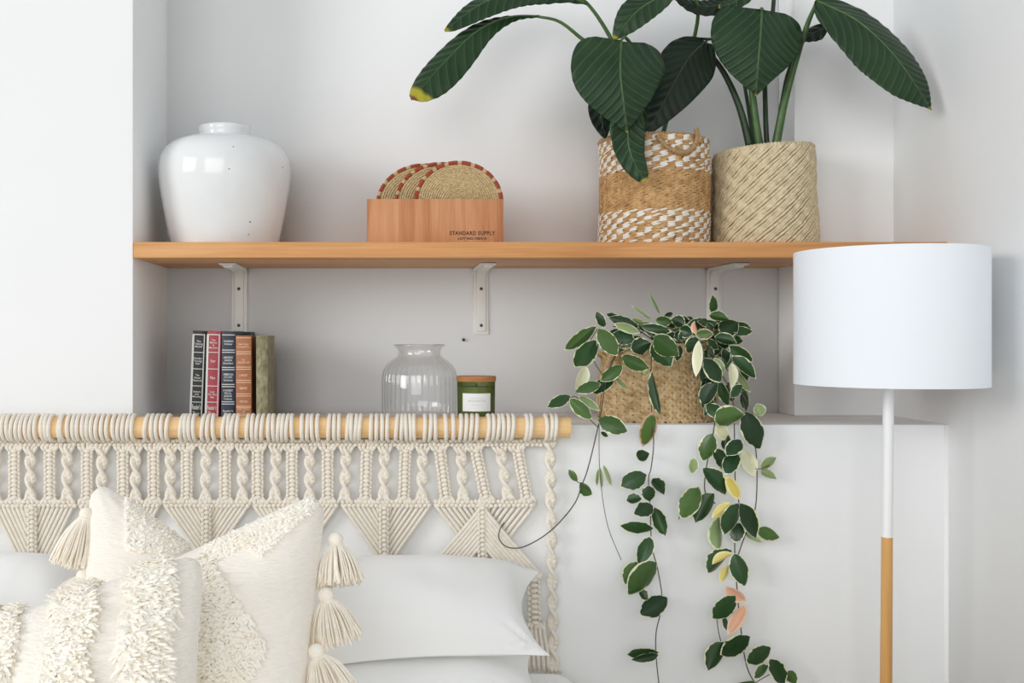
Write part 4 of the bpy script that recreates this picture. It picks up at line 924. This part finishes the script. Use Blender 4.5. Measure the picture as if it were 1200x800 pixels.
# tasselled cushions
r3, f3, n3 = cushion('tasselled_cushion', [(104, 548, -.40), (318, 712, -.37), (300, 884, -.58), (84, 866, -.60)], .13, M_cream, 'cream cushion with tufted triangle and tassels, leaning behind another tasselled cushion', 'cushion', 'tasselled cushions', pin=.03, wr=.006, seed=12, rnd=.13)
tufts(r3, f3, n3, lambda x, y, u, v: inpoly(x, y, [(146, 578), (148, 646), (208, 648), (224, 640)]) , 1900, .010, .0023, M_tuft, 31, .5, 'tufted_triangle', (-.9, .6), (0, .97))
tufts(r3, f3, n3, lambda x, y, u, v: inpoly(x, y, [(150, 690), (205, 670), (240, 760), (160, 800)]), 900, .013, .0024, M_tuft, 32, .6, 'tufted_diamond', (-.9, .6), (-.6, .6))
tassel(r3, (101, 602, -.44), (84, 662, -.46), .0125, .1, .030, 1)
tassel(r3, (97, 674, -.48), (76, 712, -.50), .0115, .1, .022, 2)
r2, f2, n2 = cushion('tasselled_cushion', [(136, 690, -.54), (388, 566, -.51), (350, 892, -.73), (112, 905, -.75)], .18, M_cream, 'cream cushion with shaggy diamond and tassels, leaning against the plain white pillows', 'cushion', 'tasselled cushions', pin=.035, wr=.006, seed=15, back=.25, rnd=.13)
tufts(r2, f2, n2, lambda x, y, u, v: inpoly(x, y, [(240, 650), (308, 752), (285, 805), (200, 830), (190, 700)]), 4200, .018, .0024, M_tuft, 33, .8, 'shaggy_diamond', (-.6, .9), (-.7, .75))
tufts(r2, f2, n2, lambda x, y, u, v: inpoly(x, y, [(240, 640), (362, 585), (372, 592), (340, 620), (306, 652), (285, 640), (245, 662)]), 1900, .010, .0023, M_tuft, 34, .6, 'tufted_triangle', (-.6, .999), (.3, .995))
tassel(r2, (393, 632, -.55), (398, 684, -.57), .0135, .1, .032, 3)
tassel(r2, (382, 697, -.60), (394, 752, -.61), .0135, .1, .034, 4)
tassel(r2, (371, 763, -.65), (388, 812, -.66), .0135, .1, .032, 5)
# shaggy striped cushion in front
r1, f1, n1 = cushion('shaggy_cushion', [(-26, 735, -.78), (243, 640, -.74), (228, 935, -.92), (-40, 965, -.96)], .16, M_cream, 'cream cushion with thick shaggy stripes in front of the tasselled cushions', 'cushion', pin=.04, wr=.006, seed=18, back=.5, rnd=.10)
for i, (a_, b_) in enumerate(((-.90, -.56), (-.19, .09), (.42, .73))):
    tufts(r1, f1, n1, lambda x, y, u, v, a_=a_, b_=b_: a_ < u + .03*math.sin(v*9) < b_ and y < 815, 4000, .023, .0026, M_tuft, 40 + i, .85, 'shaggy_stripe', (a_-.05, b_+.05), (-.4, .985))

# ------------------------------------------------------------------ floor lamp
YLp = -.195; lx = (1041.5 - VX)*SC(YLp); Rs = .1795
ztop = ZC + .1735; zbot = ZC - .096
lamp = empty('floor_lamp', (lx, YLp, 0), 'floor lamp with white drum shade and white and wood stem', 'lamp')
sh_ = MB().lathe([(Rs, zbot), (Rs, ztop), (Rs-.0025, ztop), (Rs-.0025, zbot)], (lx, YLp, 0), 96, close=True).build('shade', M_shade, lamp, angle=.6)
for z in (zbot + .002, ztop - .002): MB().tube([(lx + (Rs-.003)*math.cos(t), YLp + (Rs-.003)*math.sin(t), z) for t in [2*PI*i/64 for i in range(64)]], .0018, 6, closed=True).build('wire_ring', M_pole, sh_)
for i in range(3):
    t = 2*PI*i/3 + .4; MB().tube([(lx, YLp, zbot + .03), (lx + .6*Rs*math.cos(t), YLp + .6*Rs*math.sin(t), zbot + .025), (lx + (Rs-.003)*math.cos(t), YLp + (Rs-.003)*math.sin(t), zbot + .004)], .0015, 6).build('spoke', M_pole, sh_)
zj_ = ZC - (629 - VY)*SC(YLp); lean = -.0035
MB().tube([(lx + lean, YLp, zj_), (lx, YLp, zbot + .03)], .0105, 24).build('upper_stem', M_pole, lamp, angle=.7)
MB().tube([(lx + lean*2.6, YLp, .018), (lx + lean, YLp, zj_)], [.0125, .0108], 24).build('wooden_stem', M_lampwood, lamp, angle=.7)
MB().lathe([(.001, 0), (.135, 0), (.138, .004), (.136, .012), (.05, .018), (.014, .024), (.001, .024)], (lx + lean*2.6, YLp, 0), 64).build('base', M_pole, lamp)
MB().lathe([(.001, zbot+.03), (.018, zbot+.03), (.018, zbot+.075), (.001, zbot+.075)], (lx, YLp, 0), 24).build('socket', M_socket, lamp, angle=.7)
MB().ell((lx, YLp, zbot + .115), (.03, .03, .045), None, 20, 12).build('bulb', M_bulb, lamp)
